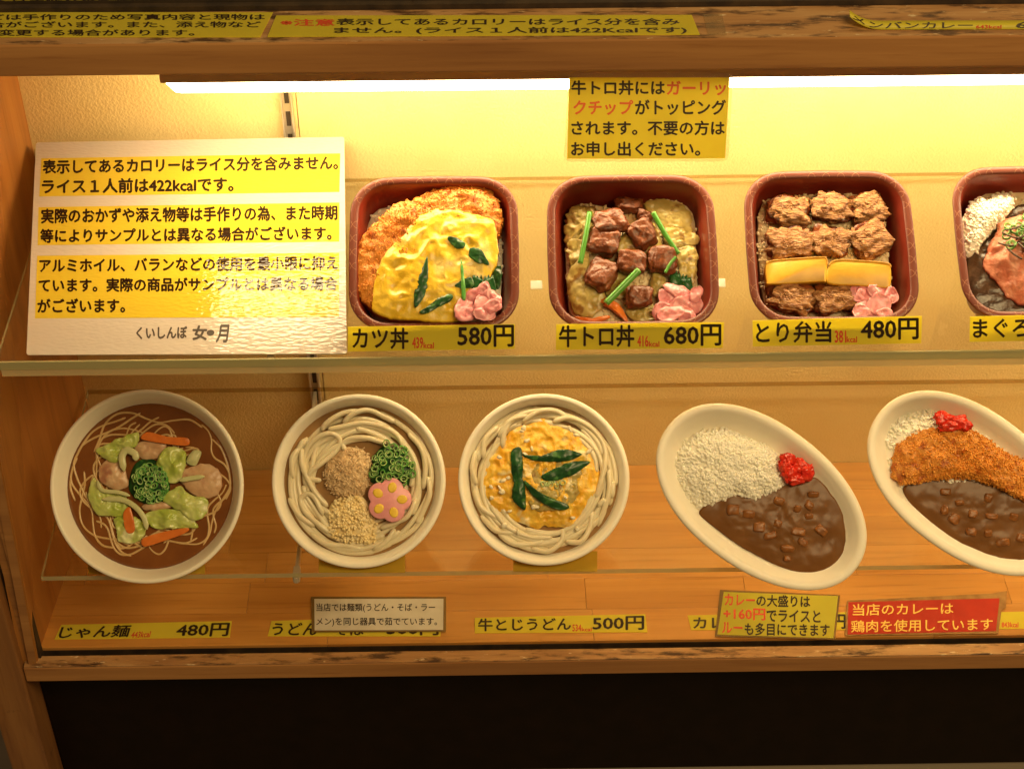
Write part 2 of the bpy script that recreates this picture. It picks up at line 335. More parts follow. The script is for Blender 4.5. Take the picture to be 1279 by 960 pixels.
def scatter(mb, tv, tf, pos, R, sc, mi=0):
    n, k = len(pos), len(tv); V = np.einsum('nij,nkj->nki', R, tv[None]*sc[:, None, :])+pos[:, None, :]
    b = mb.n; mb.v.append(V.reshape(-1, 3)); 
    for q in range(n): o = b+q*k; mb.f += [tuple(i+o for i in f) for f in tf]
    mb.mi += [mi]*(n*len(tf)); mb.n += n*k
def inside(pts, poly):
    x, y = pts[:, 0], pts[:, 1]; c = np.zeros(len(pts), bool); n = len(poly)
    for i in range(n):
        x0, y0 = poly[i]; x1, y1 = poly[i-1]
        c ^= ((y0 > y) != (y1 > y)) & (x < (x1-x0)*(y-y0)/((y1-y0) or 1e-12)+x0)
    return c
def grains(outline, h, H, n, m, parent, seed=1, size=(.0044, .0021, .0018), name='rice', jag=.0015):
    """a heap of rice grains over a lumpy core"""
    rs = np.random.RandomState(seed); o = resample(catmull(outline, 8, True), 60); c = o.mean(0)
    mb = MB(); core = blob(outline, h-.0002, H, 3, .0016, 120, 12, 48, seed, edge=.01); mb.add(*core)
    r = rs.rand(n)**.55; a = rs.randint(0, 60, n); fr_ = rs.rand(n)[:, None]; oa = o[a]*(1-fr_)+o[(a+1) % 60]*fr_; xy = c+(oa-c)*r[:, None]+rs.randn(n, 2)*.0008
    rr = np.clip(np.linalg.norm(xy-c, axis=1)/(np.linalg.norm(o[a]-c, axis=1)+1e-9), 0, 1)
    z = h+H*(1-rr**3)+fbm(np.c_[xy*120, np.full(n, seed*5.1+.3)])*.0016+rs.rand(n)*.0005
    tv, tf = ellipsoid(6, 5); s = np.array(size)[None]*(.8+.4*rs.rand(n, 1))*.55*np.array([1.0, 1.15, 1.15]); 
    scatter(mb, tv, tf, np.c_[xy, z], rots(n, rs, .8), s)
    return mb.build(name, m, parent, kind='stuff')
def crumbs(base, n, m, parent, seed=1, size=.0016, name='crumbs', zmin=-1e9):
    rs = np.random.RandomState(seed); V = base[0]; k = rs.randint(0, len(V), n); pos = V[k]+rs.randn(n, 3)*size*.45
    tv = np.array([(1, 0, 0), (-1, .2, 0), (0, 1, .2), (0, -1, 0), (0, .1, 1), (.2, 0, -1)], float); tf = [(0, 2, 4), (2, 1, 4), (1, 3, 4), (3, 0, 4), (2, 0, 5), (1, 2, 5), (3, 1, 5), (0, 3, 5)]
    mb = MB(); scatter(mb, tv, tf, pos, rots(n, rs), size*np.c_[.5+rs.rand(n)*.9, .35+rs.rand(n)*.4, .35+rs.rand(n)*.4]); return mb.build(name, m, parent, smooth=False, kind='stuff')
def chunk(c, size, rotz, seed, e=3.5, amp=.16, tiltx=0, ns=1.6, res=(18, 12)):
    """a rounded, lumpy block"""
    nu, nv = res; tv, tf = ellipsoid(nu, nv); p = np.sign(tv)*np.abs(tv)**(2/e); l = (np.abs(p)**e).sum(1)**(1/e); p = p/l[:, None]
    p = p*(1+amp*fbm(p*ns+seed*3.3, 3))[:, None]; p = p*np.array(size)/2
    ca, sa = cos(rotz), sin(rotz); ct, st = cos(tiltx), sin(tiltx)
    p = p@np.array([[1, 0, 0], [0, ct, st], [0, -st, ct]]); p = p@np.array([[ca, sa, 0], [-sa, ca, 0], [0, 0, 1]])
    return p+np.array(c), tf
def onion_rings(poslist, m_out, m_in, parent, seed=1, name='green_onion_rings', r=(.0017, .0036), kind='stuff'):
    rs = np.random.RandomState(seed); mb = MB()
    for p in poslist:
        R = r[0]+(r[1]-r[0])*rs.rand(); w = R*.30; hh = .0011+.0012*rs.rand(); n = 12; sq = .65+.35*rs.rand()
        prof = [(R, -hh), (R, hh), (R-w*.45, hh*1.05), (R-w*.45, hh*1.05), (R-w, hh*.9), (R-w, -hh)]
        V = np.array([(q[0]*cos(2*pi*i/n), q[0]*sq*sin(2*pi*i/n), q[1]) for q in prof for i in range(n)])
        Rm = rots(1, rs, 1.0)[0]; V = V@Rm.T+np.array(p); k = len(prof)
        fo = [((j % k)*n+i, (j % k)*n+(i+1) % n, ((j+1) % k)*n+(i+1) % n, ((j+1) % k)*n+i) for j in (5, 0, 1) for i in range(n)]
        fi = [(j*n+i, j*n+(i+1) % n, (j+1)*n+(i+1) % n, (j+1)*n+i) for j in (3, 4) for i in range(n)]
        b = mb.n; mb.v.append(V); mb.n += len(V); mb.f += [tuple(x+b for x in q) for q in fo+fi]; mb.mi += [0]*len(fo)+[1]*len(fi)
    return mb.build(name, [m_out, m_in], parent, kind=kind)

# ------------------------------------------------------------------ lettering
def text_mesh(body, bold=.018):
    c = bpy.data.curves.new('lettering', 'FONT'); c.body = body; c.resolution_u = 2; c.fill_mode = 'FRONT'
    o = bpy.data.objects.new('lettering', c); COL.objects.link(o); bpy.context.view_layer.update()
    me = bpy.data.meshes.new_from_object(o.evaluated_get(bpy.context.evaluated_depsgraph_get()))
    bpy.data.objects.remove(o); bpy.data.curves.remove(c); me.name = 'lettering'; return me
def lettering(body, fr, h, parent, m, x0, x1, yt, yb, dy=0, sk=0, bold=.018, warp=None):
    """one printed line: pixel box of the photo laid on the frame's plane at height h (left top .. bottom, right side shifted by dy, top shifted by sk)"""
    me0 = text_mesh(body); n = len(me0.vertices); co = np.empty(n*3); me0.vertices.foreach_get('co', co); co = co.reshape(-1, 3)
    fs = [tuple(p.vertices) for p in me0.polygons]; bpy.data.meshes.remove(me0); dl = bold*1.25
    # heavier strokes: the outline laid down five times, each a hair apart and a hair higher
    sh_ = [(0, 0), (dl, 0), (-dl, 0), (0, dl), (0, -dl)]
    V_ = np.concatenate([co+np.array([a, b, 0]) for a, b in sh_]); F_ = [tuple(i+k*n for i in f) for k in range(5) for f in fs]
    zo = np.repeat(np.arange(5)*.00001, n); me = bpy.data.meshes.new('lettering'); me.from_pydata(V_.tolist(), [], F_); co = V_
    lo, hi = co.min(0), co.max(0); s = (co[:, 0]-lo[0])/(hi[0]-lo[0]); t = (co[:, 1]-lo[1])/(hi[1]-lo[1])
    TL, TR, BR, BL = [fr.P(a, b, h) for a, b in ((x0+sk, yt), (x1+sk, yt+dy), (x1, yb+dy), (x0, yb))]
    q = ((1-s)*(1-t))[:, None]*BL+(s*(1-t))[:, None]*BR+((1-s)*t)[:, None]*TL+(s*t)[:, None]*TR
    q[:, 2] += zo
    if warp: q = warp(q)
    me.vertices.foreach_set('co', q.ravel()); me.update(); me.materials.clear(); me.materials.append(m)
    o = bpy.data.objects.new('lettering', me); COL.objects.link(o); o.parent = parent; return o
def quad(name, fr, corners, h0, h1, m, parent, rnd=0, warp=None, **k):
    P = [fr.P(x, y, h1)[:2] for x, y in corners]
    if rnd:
        out = []
        for i in range(4):
            p, a, b = P[i], P[i-1], P[(i+1) % 4]; da = (a-p)/np.linalg.norm(a-p); db = (b-p)/np.linalg.norm(b-p)
            for t in np.linspace(0, 1, 5): out.append(p+da*rnd*(1-t)**2+db*rnd*t**2)
        P = out
    mb = MB(); mb.add(*prism(P, h0, h1)); return mb.build(name, m, parent, smooth=False, **k)

# ================================================================== SETTING
def plane_box(name, b, m): return struct(box(name, b, m, None, 0))
plane_box('ground', (-4, 4, -2, 6, -.05, 0), M['ground'])
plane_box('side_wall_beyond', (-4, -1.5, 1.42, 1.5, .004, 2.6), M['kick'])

case = thing('display_case', 'wooden food display case with cream papered back wall and worn brown frame', 'display case', loc=(0, YS, 0))
_o = np.array([0, YS, 0])
def cbox(name, b, m, bev=.0015, parent=None, **k):
    x0, x1, y0, y1, z0, z1 = b
    return box(name, (x0, x1, y0-YS, y1-YS, z0, z1), m, parent or case, bev, **k)
XP = on(357, 110, 1, YB)[0]                       # slotted upright on the back wall
XS = XP+.009
ZTOP = 1.102
bw = cbox('back_wall', (XL-.02, XS-.0004, YB, YB+.012, ZF-.02, ZTOP+.02), M['paper_wall'], .0006)
bw2 = cbox('back_wall', (XS+.0004, XR+.02, YB-.0006, YB+.0114, ZF-.02, ZTOP+.02), M['paper_wall'], .0006)
def hexa(name, m, xb, xf0, xf1, w, y0, y1, z0, z1, sx0=None):
    # board whose front edge runs from X=xf0 (bottom) to xf1 (top); back edge at xb
    v = [(x-dx, y-YS, z) for z, xf in ((z0, xf0), (z1, xf1)) for x, y, dx in ((xf, y0, w), (xf, y0, 0), (xb, y1, 0), (xb, y1, w))]
    mb = MB(); mb.add(v, [(3, 2, 1, 0), (4, 5, 6, 7), (0, 1, 5, 4), (1, 2, 6, 5), (2, 3, 7, 6), (3, 0, 4, 7)]); return mb.build(name, m, case, smooth=False)
XF0, XF1 = -.473, -.432
hexa('side_panel', M['wood_side'], XL, XF0, XF1, .018, YS+.006, YB, ZF-.02, ZTOP+.01)
cbox('side_panel', (XR, XR+.018, YS+.006, YB, ZF-.02, ZTOP+.01), M['wood_side'], .001)
cbox('ceiling_board', (XL, XR, YS+.006, YB, ZTOP, ZTOP+.012), M['wood_in'], .001)
# floor board glued from staves
fb = cbox('floor_board', (XL-.01, XR, YFLOOR+.002, YB-.001, ZF-.02, ZF-.0041), M['wood_side'], .0005)
rs = np.random.RandomState(12); ny = 6; dy = (YB-.001-YFLOOR)/ny
for j in range(ny):
    x = XL-.012-rs.rand()*.2
    while x < .62:
        w = .17+.2*rs.rand(); a, b = max(x, XL-.035), min(x+w, XR)
        if b-a > .02: cbox('stave', (a, b-.0003, YFLOOR+j*dy, YFLOOR+(j+1)*dy-.0003, ZF-.004, ZF+(rs.rand()-.5)*.0002), M['wood_in'], .0003, parent=fb)
        x += w
# sill, groove, kick board
YSILL = 1.181
zst = .3935
def zat(px, py, Y): return on(px, py, 1, Y)[2]
zs0 = zat(640, 842.5, YSILL); zs1 = zat(640, 826.5, YSILL)
XPOST = (on(22, 805, 1, YSILL)[0]+on(60, 958, 1, YSILL)[0])/2
cbox('sill', (XPOST+.001, XR, YSILL, YFLOOR-.0078, zs0, zs1), M['wood_out'], .001)
cbox('sill_cap', (XPOST+.0015, XR, YSILL+.0007, YFLOOR-.0078, zs1+.0002, zs1+.0020), M['wood_top'], .0008)
cbox('glass_groove', (XPOST, XR, YFLOOR-.0077, YFLOOR-.0002, zs1-.014, zs1-.008), M['black'], 0)
cbox('floor_edge', (XPOST, XR, YFLOOR-.0001, YFLOOR+.0016, ZF-.03, ZF-.0045), M['black'], .0004)
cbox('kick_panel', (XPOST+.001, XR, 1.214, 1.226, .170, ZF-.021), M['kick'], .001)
cbox('plinth', (XPOST+.001, XR, 1.216, 1.228, 0, .1685), M['plinth'], .001)
# posts
cbox('base_side', (XPOST-.012, XPOST-.0005, YSILL+.0465, 1.226, 0, zs0), M['wood_post'], .001)
px1 = XPOST; px0 = XPOST-.040
cbox('post', (px0, px1, YSILL-.004, YSILL+.046, 0.0, 1.103), M['wood_post'], .002)
cbox('post', (XR+.02, XR+.065, YSILL-.004, YSILL+.046, 0.0, 1.103), M['wood_post'], .002)
cbox('side_groove', (px1, XL-.0190, YS+.010, YS+.02, ZF-.01, ZTOP), M['black'], 0)
hexa('front_strip', M['wood_out'], XF0-.0013, XF0-.0003, XF1-.0003, .0085, YS+.002, YS+.0058, ZF-.02, ZTOP)
# top rail, ledge and the tier above
YR = 1.160
zr0, zr1 = zat(640, 90, YR), zat(640, 51, YR)
cbox('top_rail', (XPOST-.06, XR+.06, YR, YR+.028, zr0, zr1), M['wood_out'], .0015)
yl = on(640, 12, 2, zr1)[1]
led = cbox('ledge_board', (XPOST-.06, XR+.06, YR+.0285, yl, zr1-.018, zr1-.0006), M['wood_out'], .0008)
ZL = zr1
cbox('ledge_cap', (XPOST-.06, XR+.06, YR+.001, yl, ZL-.0004, ZL+.0004), M['wood_top'], 0)
ZL += .0005
upper = thing('upper_display_case', 'dark glass front of the upper tier standing behind the labelled ledge', 'display case', loc=(0, yl, ZL))
def ubox(name, b, m, bev=.0004): return box(name, (b[0], b[1], b[2]-yl, b[3]-yl, b[4]-ZL, b[5]-ZL), m, upper, bev)
ubox('track', (XPOST-.06, XR+.06, yl+.0005, yl+.02, ZL, ZL+.0045), M['black'])
m_, nt_, b_, o_ = new_mat('dark_reflecting_glass'); setin(b_, Base_Color=(.42, .38, .28, 1), Metallic=1, Roughness=.05); b_.inputs['Specular IOR Level'].default_value = 1; b_.inputs['Coat Weight'].default_value = 1; b_.inputs['Coat Roughness'].default_value = .05; b_.inputs['Coat IOR'].default_value = 2.2
xd = on(515, 4, 1, yl+.004)[0]
ubox('glass_pane', (XPOST-.06, xd-.0008, yl+.006, yl+.010, ZL+.0045, ZL+.20), m_)
ubox('glass_pane', (xd+.0008, XR+.06, yl+.006, yl+.010, ZL+.0045, ZL+.20), m_)
ubox('pane_joint', (xd-.0007, xd+.0007, yl+.0055, yl+.011, ZL+.0045, ZL+.20), M['black'])

# slotted upright and shelf brackets
up = thing('slotted_upright', 'slotted metal shelf upright fixed to the cream back wall', 'shelf upright', loc=(XP, YB, ZF))
mb = MB(); w2 = .0056
zz = .0; rail_v = []
for s in (-1, 1):
    mb.add(*box_mesh(s*w2-.0014 if s > 0 else -w2, w2 if s > 0 else -w2+.0014, -.0075, -.0007, 0, ZTOP-ZF, 0))
mb.add(*box_mesh(-w2+.0014, w2-.0014, -.0022, -.0007, 0, ZTOP-ZF, 0))
mb.build('channel', M['steel'], up, smooth=False)
k = 0; z = .03
while z < ZTOP-ZF-.03:
    box('slot', (-.0022, .0022, -.0029, -.0023, z, z+.016), M['slot'], up, 0); z += .0255
# shelves
def shelf(z, label, x0, t, strip):
    s = thing('glass_shelf', label, 'glass shelf', loc=(0, YS, z), group='glass shelves of the display case')
    x1 = XR-.002
    mb = MB(); V, F_ = box_mesh(x0, x1, 0, YB-.0085-YS, -t, 0, 0); V = np.array(V)
    for f in F_:
        c = V[list(f)].mean(0); top = abs(c[2]) < 1e-6 or abs(c[2]+t) < 1e-6
        mb.add(V[list(f)], [(0, 1, 2, 3)], 0 if top else (2 if c[1] > .2 else 1))
    mb.build('pane', [M['glass'], M['glass_edge'], M['back_edge']], s, smooth=False)
    if strip:
        box('edge_strip', (x0, x1, -.0022, -.0002, -.0075, .0012), M['glass_edge'], s, .0003)
        box('edge_lip', (x0+.004, x1, -.0016, .0006, -.0155, -.0078), M['strip'], s, .0004)
    return s
shelf(Z2, 'upper glass shelf with clear edge strip under the lunch boxes', -.4360, .004, True)
shelf(Z1, 'lower glass shelf under the noodle bowls and curry plates', -.4445, .006, False)
def bracket(z, label):
    b = thing('shelf_bracket', label, 'shelf bracket', loc=(XP, YS, z), group='steel brackets under the glass shelves')
    L_ = YB-YS
    # tapering steel blade
    prof = [(L_-.0078, -.0065), (L_-.0078, -.055), (L_-.016, -.057), (L_-.05, -.030), (.06, -.017), (.002, -.0165), (-.0015, -.0125), (-.0015, -.0065)]
    v = [(x, y, zz) for x in (-.0016, .0016) for (y, zz) in prof]; n = len(prof)
    f = [tuple(range(n)), tuple(range(2*n-1, n-1, -1))]+[(i, (i+1) % n, n+(i+1) % n, n+i) for i in range(n)]
    mb = MB(); mb.add(v, f); mb.build('blade', M['steel'], b, smooth=False)
    box('rubber_pad', (-.0035, .0035, .002, .016, -.0155, -.0063), M['steel'], b, .001)
    return b
bracket(Z1, 'steel bracket holding the lower glass shelf beside the udon bowl')
bracket(Z2, 'steel bracket holding the upper glass shelf behind the white notice')

# lamp under the top rail
YLM = 1.345
za, zb = zat(640, 88, YLM), zat(640, 107.5, YLM)
xl0 = on(204, 95, 1, YLM)[0]; xl1 = on(224, 107, 1, YLM)[0]
lamp = thing('strip_lamp', 'glowing white strip lamp hanging under the top rail of the case', 'lamp', loc=(xl0, YLM, zb))
box('housing', (0, XR-.03-xl0, -.018, .030, za-zb+.001, ZTOP-zb-.0005), mat('lamp_housing', (.45, .30, .16), .4), lamp, .001)
dz = za-zb; w_ = .026; e_ = xl1-xl0
prof = [(-.012, dz), (-.012, dz*.3), (-.006, 0), (w_-.006, 0), (w_, dz*.3), (w_, dz)]
X0, X1 = .002, XR-.03-xl0-.002
v = []; n = len(prof)
for (x, top) in ((0, 0), (1, 0)):
    for (y, zz) in prof:
        ins = (1-zz/dz)*e_
        v.append(((X0+ins) if x == 0 else (X1-ins), y, zz))
f = [tuple(range(n)), tuple(range(2*n-1, n-1, -1))]+[(i, (i+1) % n, n+(i+1) % n, n+i) for i in range(n)]
mb = MB(); mb.add(v, f); mb.build('diffuser', M['tube'], lamp, smooth=False)

# ================================================================== SIGNS AND LABELS
INK, RED, ORG = M['ink'], M['red_ink'], M['orange_ink']
# --- big laminated notice leaning on the upper shelf
FS = Frame((0, YS+.004, Z2+.0008), 11)
c0 = FS.P(233, 442, 0); FS.o = FS.o+FS.u*c0[0]+FS.v*c0[1]
sg = thing('white_notice', 'large laminated white notice with three yellow text blocks leaning on the upper shelf', 'notice', FS)
quad('sheet', FS, [(45, 178), (430, 171), (433, 441.5), (33, 443)], -.0008, 0, M['white_sign'], sg, .003)
quad('yellow_block', FS, [(51.6, 197.8), (425, 191.6), (424, 239.8), (49, 245.3)], 0, .0002, M['yellow_sign'], sg)
quad('yellow_block', FS, [(48, 258.7), (424, 252.9), (423.8, 301.7), (47, 306.2)], 0, .0002, M['yellow_sign'], sg)
quad('yellow_block', FS, [(46.4, 319.3), (423.8, 315.5), (423.8, 395.7), (43.7, 397.4)], 0, .0002, M['yellow_sign'], sg)
for a in [('表示してあるカロリーはライス分を含みません。', 53, 422.5, 199.5, 217.8, -5.5), ('ライス１人前は422kcalです。', 52, 292, 223.6, 242.6, -3),
          ('実際のおかずや添え物等は手作りの為、また時期', 51, 421.7, 260.4, 279.7, -4.5), ('等によりサンプルとは異なる場合がございます。', 50, 414.5, 285.5, 303.8, -3.5),
          ('アルミホイル、バランなどの使用を最小限に抑え', 48.8, 422.4, 322.7, 341, -3.5), ('ています。実際の商品がサンプルとは異なる場合', 48, 421.7, 347.5, 365.5, -2.5), ('がございます。', 46.4, 156.5, 372.6, 391, -.5)]:
    lettering(a[0], FS, .0003, sg, M['ink_sign'], *a[1:], bold=.030)
lettering('くいしんぼ', FS, .0002, sg, M['grey_ink'], 170, 234, 408, 424, -1, bold=.032)
lettering('女', FS, .0002, sg, M['grey_ink'], 240, 259, 406, 425, 0, bold=.03)
c = FS.P(263, 415.5)[:2]; mb = MB(); mb.add(*prism([(c[0]+.0034*cos(t), c[1]+.0034*sin(t)) for t in np.linspace(0, 2*pi, 20, endpoint=False)], 0, .0002)); mb.build('logo_dot', M['grey_ink'], sg, smooth=False)
lettering('月', FS, .0002, sg, M['grey_ink'], 269, 284, 405, 428, 0, sk=3, bold=.025)
hb = .085; mb = MB(); v = [(-.06, -.0, -.0012), (.06, 0, -.0012), (.06, hb*2, -.0012), (-.06, hb*2, -.0012)]
# prop behind the notice, down to the shelf
def prop(fr, parent, x, v_, w=.012, zbase=None, m=None):
    """a clear prop from the back of a tilted thing straight down to the shelf below it"""
    top = fr.o+fr.v*v_-fr.n*.0015; hgt = top[2]-(zbase+.0003)
    if hgt < .003: return
    loc = lambda p: ((p-fr.o)@fr.u, (p-fr.o)@fr.v, (p-fr.o)@fr.n)
    mb = MB(); V = []
    for dz_, dy0, dy1 in ((0, -.006, .006), (-hgt, -.012, .012)):
        for sx, d in ((-1, dy0), (1, dy0), (1, dy1), (-1, dy1)):
            p = top+np.array([x+sx*w, d, dz_]); 
            if dz_ == 0: p = p+np.array([0, 0, d*math.tan(fr.slope)])
            V.append(loc(p))
    mb.add(V, [(0, 1, 2, 3), (7, 6, 5, 4), (0, 4, 5, 1), (1, 5, 6, 2), (2, 6, 7, 3), (3, 7, 4, 0)]); return mb.build('stand', m or M['acrylic'], parent, smooth=False)
prop(FS, sg, 0, .15, .03, Z2)

# --- garlic sign hanging from the top rail
YG = YR+.034
FG = Frame((0, YG, zr0), 62); c0 = FG.P(810, 92, 0); FG.o = FG.o+FG.u*c0[0]+FG.v*c0[1]
gs = thing('garlic_notice', 'small yellow notice in clear laminate hanging from the top rail over the second box', 'notice', FG)
quad('laminate', FG, [(710.6, 91.6), (915.5, 91.6), (909.8, 202), (704, 202)], -.0006, 0, M['lam'], gs, .006)
quad('yellow_paper', FG, [(711, 97), (911.4, 97), (905.7, 198), (708.2, 198.5)], 0, .0002, M['yellow'], gs)
for a in [('牛トロ丼には', INK, 713.5, 830.7, 100.4, 119.1), ('ガーリッ', ORG, 832.6, 907, 101, 119.5), ('クチップ', ORG, 716, 791, 125, 144), ('がトッピング', INK, 793, 907, 124.5, 144),
          ('されます。不要の方は', INK, 713.5, 905.4, 150.7, 169.3), ('お申し出ください。', INK, 713, 874.8, 176.8, 195.3)]:
    lettering(a[0], FG, .0003, gs, a[1], *a[2:], bold=.022)

# --- price tags standing on the front of the upper shelf
def tag(label, corners, lines, fr, m=M['yellow'], name='price_tag', cat='price tag', group=None, t=.0005):
    cx = sum(p[0] for p in corners)/4; cy = max(p[1] for p in corners)
    F2 = Frame(fr.o, math.degrees(fr.slope)); q = F2.P(cx, cy, 0); F2.o = F2.o+F2.u*q[0]+F2.v*q[1]
    o = thing(name, label, cat, F2, group=group); quad('card', F2, corners, 0, t, m, o)
    for l in lines: lettering(l[0], F2, t+.0002, o, l[1], *l[2:])
    return o, F2
FT = Frame((0, YS-.0055, Z2+.0006), 78)
GU = 'yellow price tags on the upper shelf edge'
tag('yellow 580 yen price tag in front of the pork cutlet box', [(434.6, 408.3), (643.2, 405), (643, 435.7), (434.6, 439)],
    [('カツ丼', INK, 440, 510.4, 409, 436), ('439', RED, 514.8, 528.6, 420.8, 435), ('kcal', RED, 529, 542, 427.4, 435), ('580円', INK, 571.4, 642, 405.9, 433.6, -.6)], FT, group=GU)
tag('yellow 680 yen price tag in front of the beef cube box', [(694.7, 405.2), (904.4, 402.6), (903, 434.4), (694.2, 437)],
    [('牛トロ丼', INK, 698, 792.4, 406.2, 433.8, -.6), ('416', RED, 796, 810, 418.8, 433), ('kcal', RED, 810.5, 823.6, 426, 433), ('680円', INK, 829, 901, 405.3, 432.3, -.6)], FT, group=GU)
tag('yellow 480 yen price tag in front of the chicken and omelette box', [(940, 400.5), (1151.5, 394.8), (1150.7, 428.6), (940.3, 432.6)],
    [('とり弁当', INK, 944, 1038.7, 401.8, 429, -1.4), ('381', RED, 1042.6, 1057, 412.5, 428), ('kcal', RED, 1057.5, 1070.5, 420, 427.5), ('480円', INK, 1075, 1147.6, 398, 425, -1.2)], FT, group=GU)
tag('yellow tuna bowl price tag at the right edge of the upper shelf', [(1211.6, 395.6), (1424, 390), (1422, 423), (1211, 427)], [('まぐろ丼', INK, 1215, 1313, 397.5, 423, -2)], FT, group=GU)

# --- labels lying on the case floor
FF = Frame((0, YFLOOR+.03, ZF+.0003), 0); GF = 'yellow price tags on the case floor'
tag('yellow 480 yen ramen price tag lying at the left end of the case floor', [(76.4, 779.8), (289.6, 775), (287, 795.3), (68, 798)],
    [('じゃん麺', INK, 72, 160, 781.5, 797, -2, 5), ('443kcal', RED, 163, 187, 788.5, 796.3, -1, 2), ('480円', INK, 219, 284.5, 778.4, 795.2, -1.2, 3)], FF, group=GF)
tag('yellow udon and soba price tag half covered by the white note', [(339, 775), (553, 768.5), (550, 794), (334.4, 793.8)],
    [('うどん', INK, 339, 396, 777, 793, 0, 2), ('・そば', INK, 404, 455, 777, 793), ('500円', INK, 482.6, 548, 776, 793, 0)], FF, group=GF)
tag('yellow 500 yen egg udon price tag lying alone on the floor centre', [(593, 771), (806, 766.4), (808.7, 788.8), (593, 790)],
    [('牛とじうどん', INK, 597, 713.4, 771.8, 788, -1.2), ('534', RED, 714.8, 726, 779.3, 788), ('kcal', RED, 726.5, 739, 783, 788), ('500円', INK, 740, 804.6, 769.6, 787.2, -1.2)], FF, group=GF)
tag('yellow curry price tag mostly hidden under the curry notice', [(858.9, 768), (1058.7, 764), (1056, 786), (863.3, 786)],
    [('カレー', INK, 865.7, 925, 770.5, 784.5, -.6), ('円', INK, 1040, 1056, 766.5, 785)], FF, group=GF)
tag('yellow price tag with small red calories at the right edge beyond the red card', [(1246, 764), (1440, 759), (1442, 781), (1244, 785)],
    [('843kcal', RED, 1251, 1272, 776.5, 783)], FF, group=GF)
FF2 = Frame((0, YFLOOR+.03, ZF+.0017), 0)
# white note
o, fr = tag('small white laminated note about boiling noodles lying over the udon tag', [(388.7, 744.7), (557.2, 744.7), (557, 788.3), (389.3, 789)],
    [], FF2, M['lam_old'], 'boiling_note', 'note', t=.0004)
quad('paper', fr, [(392.6, 747.5), (553.8, 747.3), (553.5, 786), (393, 786.5)], .0004, .0007, M['note'], o)
lettering('当店では麺類(うどん・そば・ラー', fr, .0009, o, INK, 395, 543.5, 753, 764.5, bold=.012)
lettering('メン)を同じ器具で茹でています。', fr, .0009, o, INK, 395, 546, 770.6, 782, bold=.012)
# large-portion notice
o, fr = tag('yellow laminated curry size notice with red and black text by the plate', [(899.5, 736), (1049.4, 742.5), (1043, 798), (893, 794.4)],
    [], FF2, M['lam_old'], 'portion_notice', 'notice', t=.0004)
quad('paper', fr, [(904, 738.6), (1046.6, 744), (1040.8, 796.2), (896, 791.8)], .0004, .0007, M['yellow'], o)
for a in [('カレー', RED, 905, 943, 741, 755.5, 1), ('の大盛りは', INK, 944.7, 1012, 742, 757, 1.4), ('+160円', RED, 903.5, 956, 758.5, 773.5, 1), ('でライスと', INK, 957.4, 1025, 760.5, 776, 1.4),
          ('ルー', RED, 901.8, 927.5, 776, 790, 1), ('も多目にできます', INK, 930, 1036.4, 777, 793, 1.6)]:
    lettering(a[0], fr, .0009, o, *a[1:], bold=.02)
# red card on old tape
o, fr = tag('red card with yellow text about chicken meat on aged brown tape', [(1058, 749.5), (1254, 740), (1247, 790.5), (1055.6, 793.2)],
    [], FF2, M['tape'], 'red_card', 'notice', t=.0004)
quad('red_paper', fr, [(1059.7, 751.5), (1248.5, 746.7), (1244, 787.5), (1058.7, 791.7)], .0004, .0007, M['red_card'], o)
quad('tape_corner', fr, [(1236, 741), (1258, 737.5), (1256, 758), (1249, 764)], .00005, .00035, M['tape'], o)
lettering('当店のカレーは', fr, .0009, o, M['gold_ink'], 1065, 1190.8, 754, 768.5, -2, bold=.008)
lettering('鶏肉を使用しています', fr, .0009, o, M['gold_ink'], 1063, 1240, 774.5, 789.5, -3, bold=.008)
# --- labels on the ledge
FL = Frame((0, YR+.03, ZL+.0002), 0); GL = 'yellow notices lying on the ledge'
tag('yellow three line notice lying on the ledge at the far left', [(-60, 15.5), (341, 15.5), (325, 46.3), (-95, 46.3)],
    [('などは手作りのため写真内容と現物は', INK, -36, 331, 18, 25.5, -.3), ('場合がございます。また、添え物など', INK, -36, 326, 27, 35, -.3), ('に変更する場合があります。', INK, -22, 243, 37, 45, 0)], FL, group=GL)
tag('yellow calorie notice with red caution mark lying on the ledge', [(345, 19.5), (864, 18.8), (874, 43.2), (334, 46)],
    [('※注意', RED, 350, 418, 24, 32.5), ('表示してあるカロリーはライス分を含み', INK, 420, 849, 23.2, 31.7, -.2), ('ません。(ライス１人前は422Kcalです)', INK, 417, 858, 34.2, 43, -.4)], FL, group=GL)
tag('clear tape square stuck on the ledge beside the calorie notice', [(878, 18), (902, 18), (908, 44), (884, 44)], [], FL, M['lam'], 'tape_piece', 'tape', None, .0002)
# curled strip
o = thing('curled_label', 'yellow curry label strip with its left end curling up on the ledge', 'label', FL, group=GL)
p0 = FL.P(1098, 30)[0]
def curl(q):
    q = q.copy(); d = np.clip(p0-q[:, 0], 0, None); q[:, 2] += d*d*12; q[:, 1] += d*d*8; q[:, 0] += d*d*3; return q
mb = MB(); n = 24; V = []; 
for h in (0, .0003):
    for y0, y1 in ((26.2, 25.2), (37.3, 36.2)):
        for i in range(n+1):
            x = 1058+(1450-1058)*(i/n)**2 if i else 1058; t = (x-1058)/392; V.append(FL.P(x, y0+(y1-y0)*t, h))
V = curl(np.array(V)); m1 = n+1; Fq = []
for i in range(n):
    Fq += [(i, i+1, m1+i+1, m1+i), (2*m1+i, 3*m1+i, 3*m1+i+1, 2*m1+i+1), (i, 2*m1+i, 2*m1+i+1, i+1), (m1+i, m1+i+1, 3*m1+i+1, 3*m1+i)]
Fq += [(0, m1, 3*m1, 2*m1), (n, 2*m1+n, 3*m1+n, m1+n)]
mb.add(V, Fq); mb.build('paper_strip', M['yellow'], o)
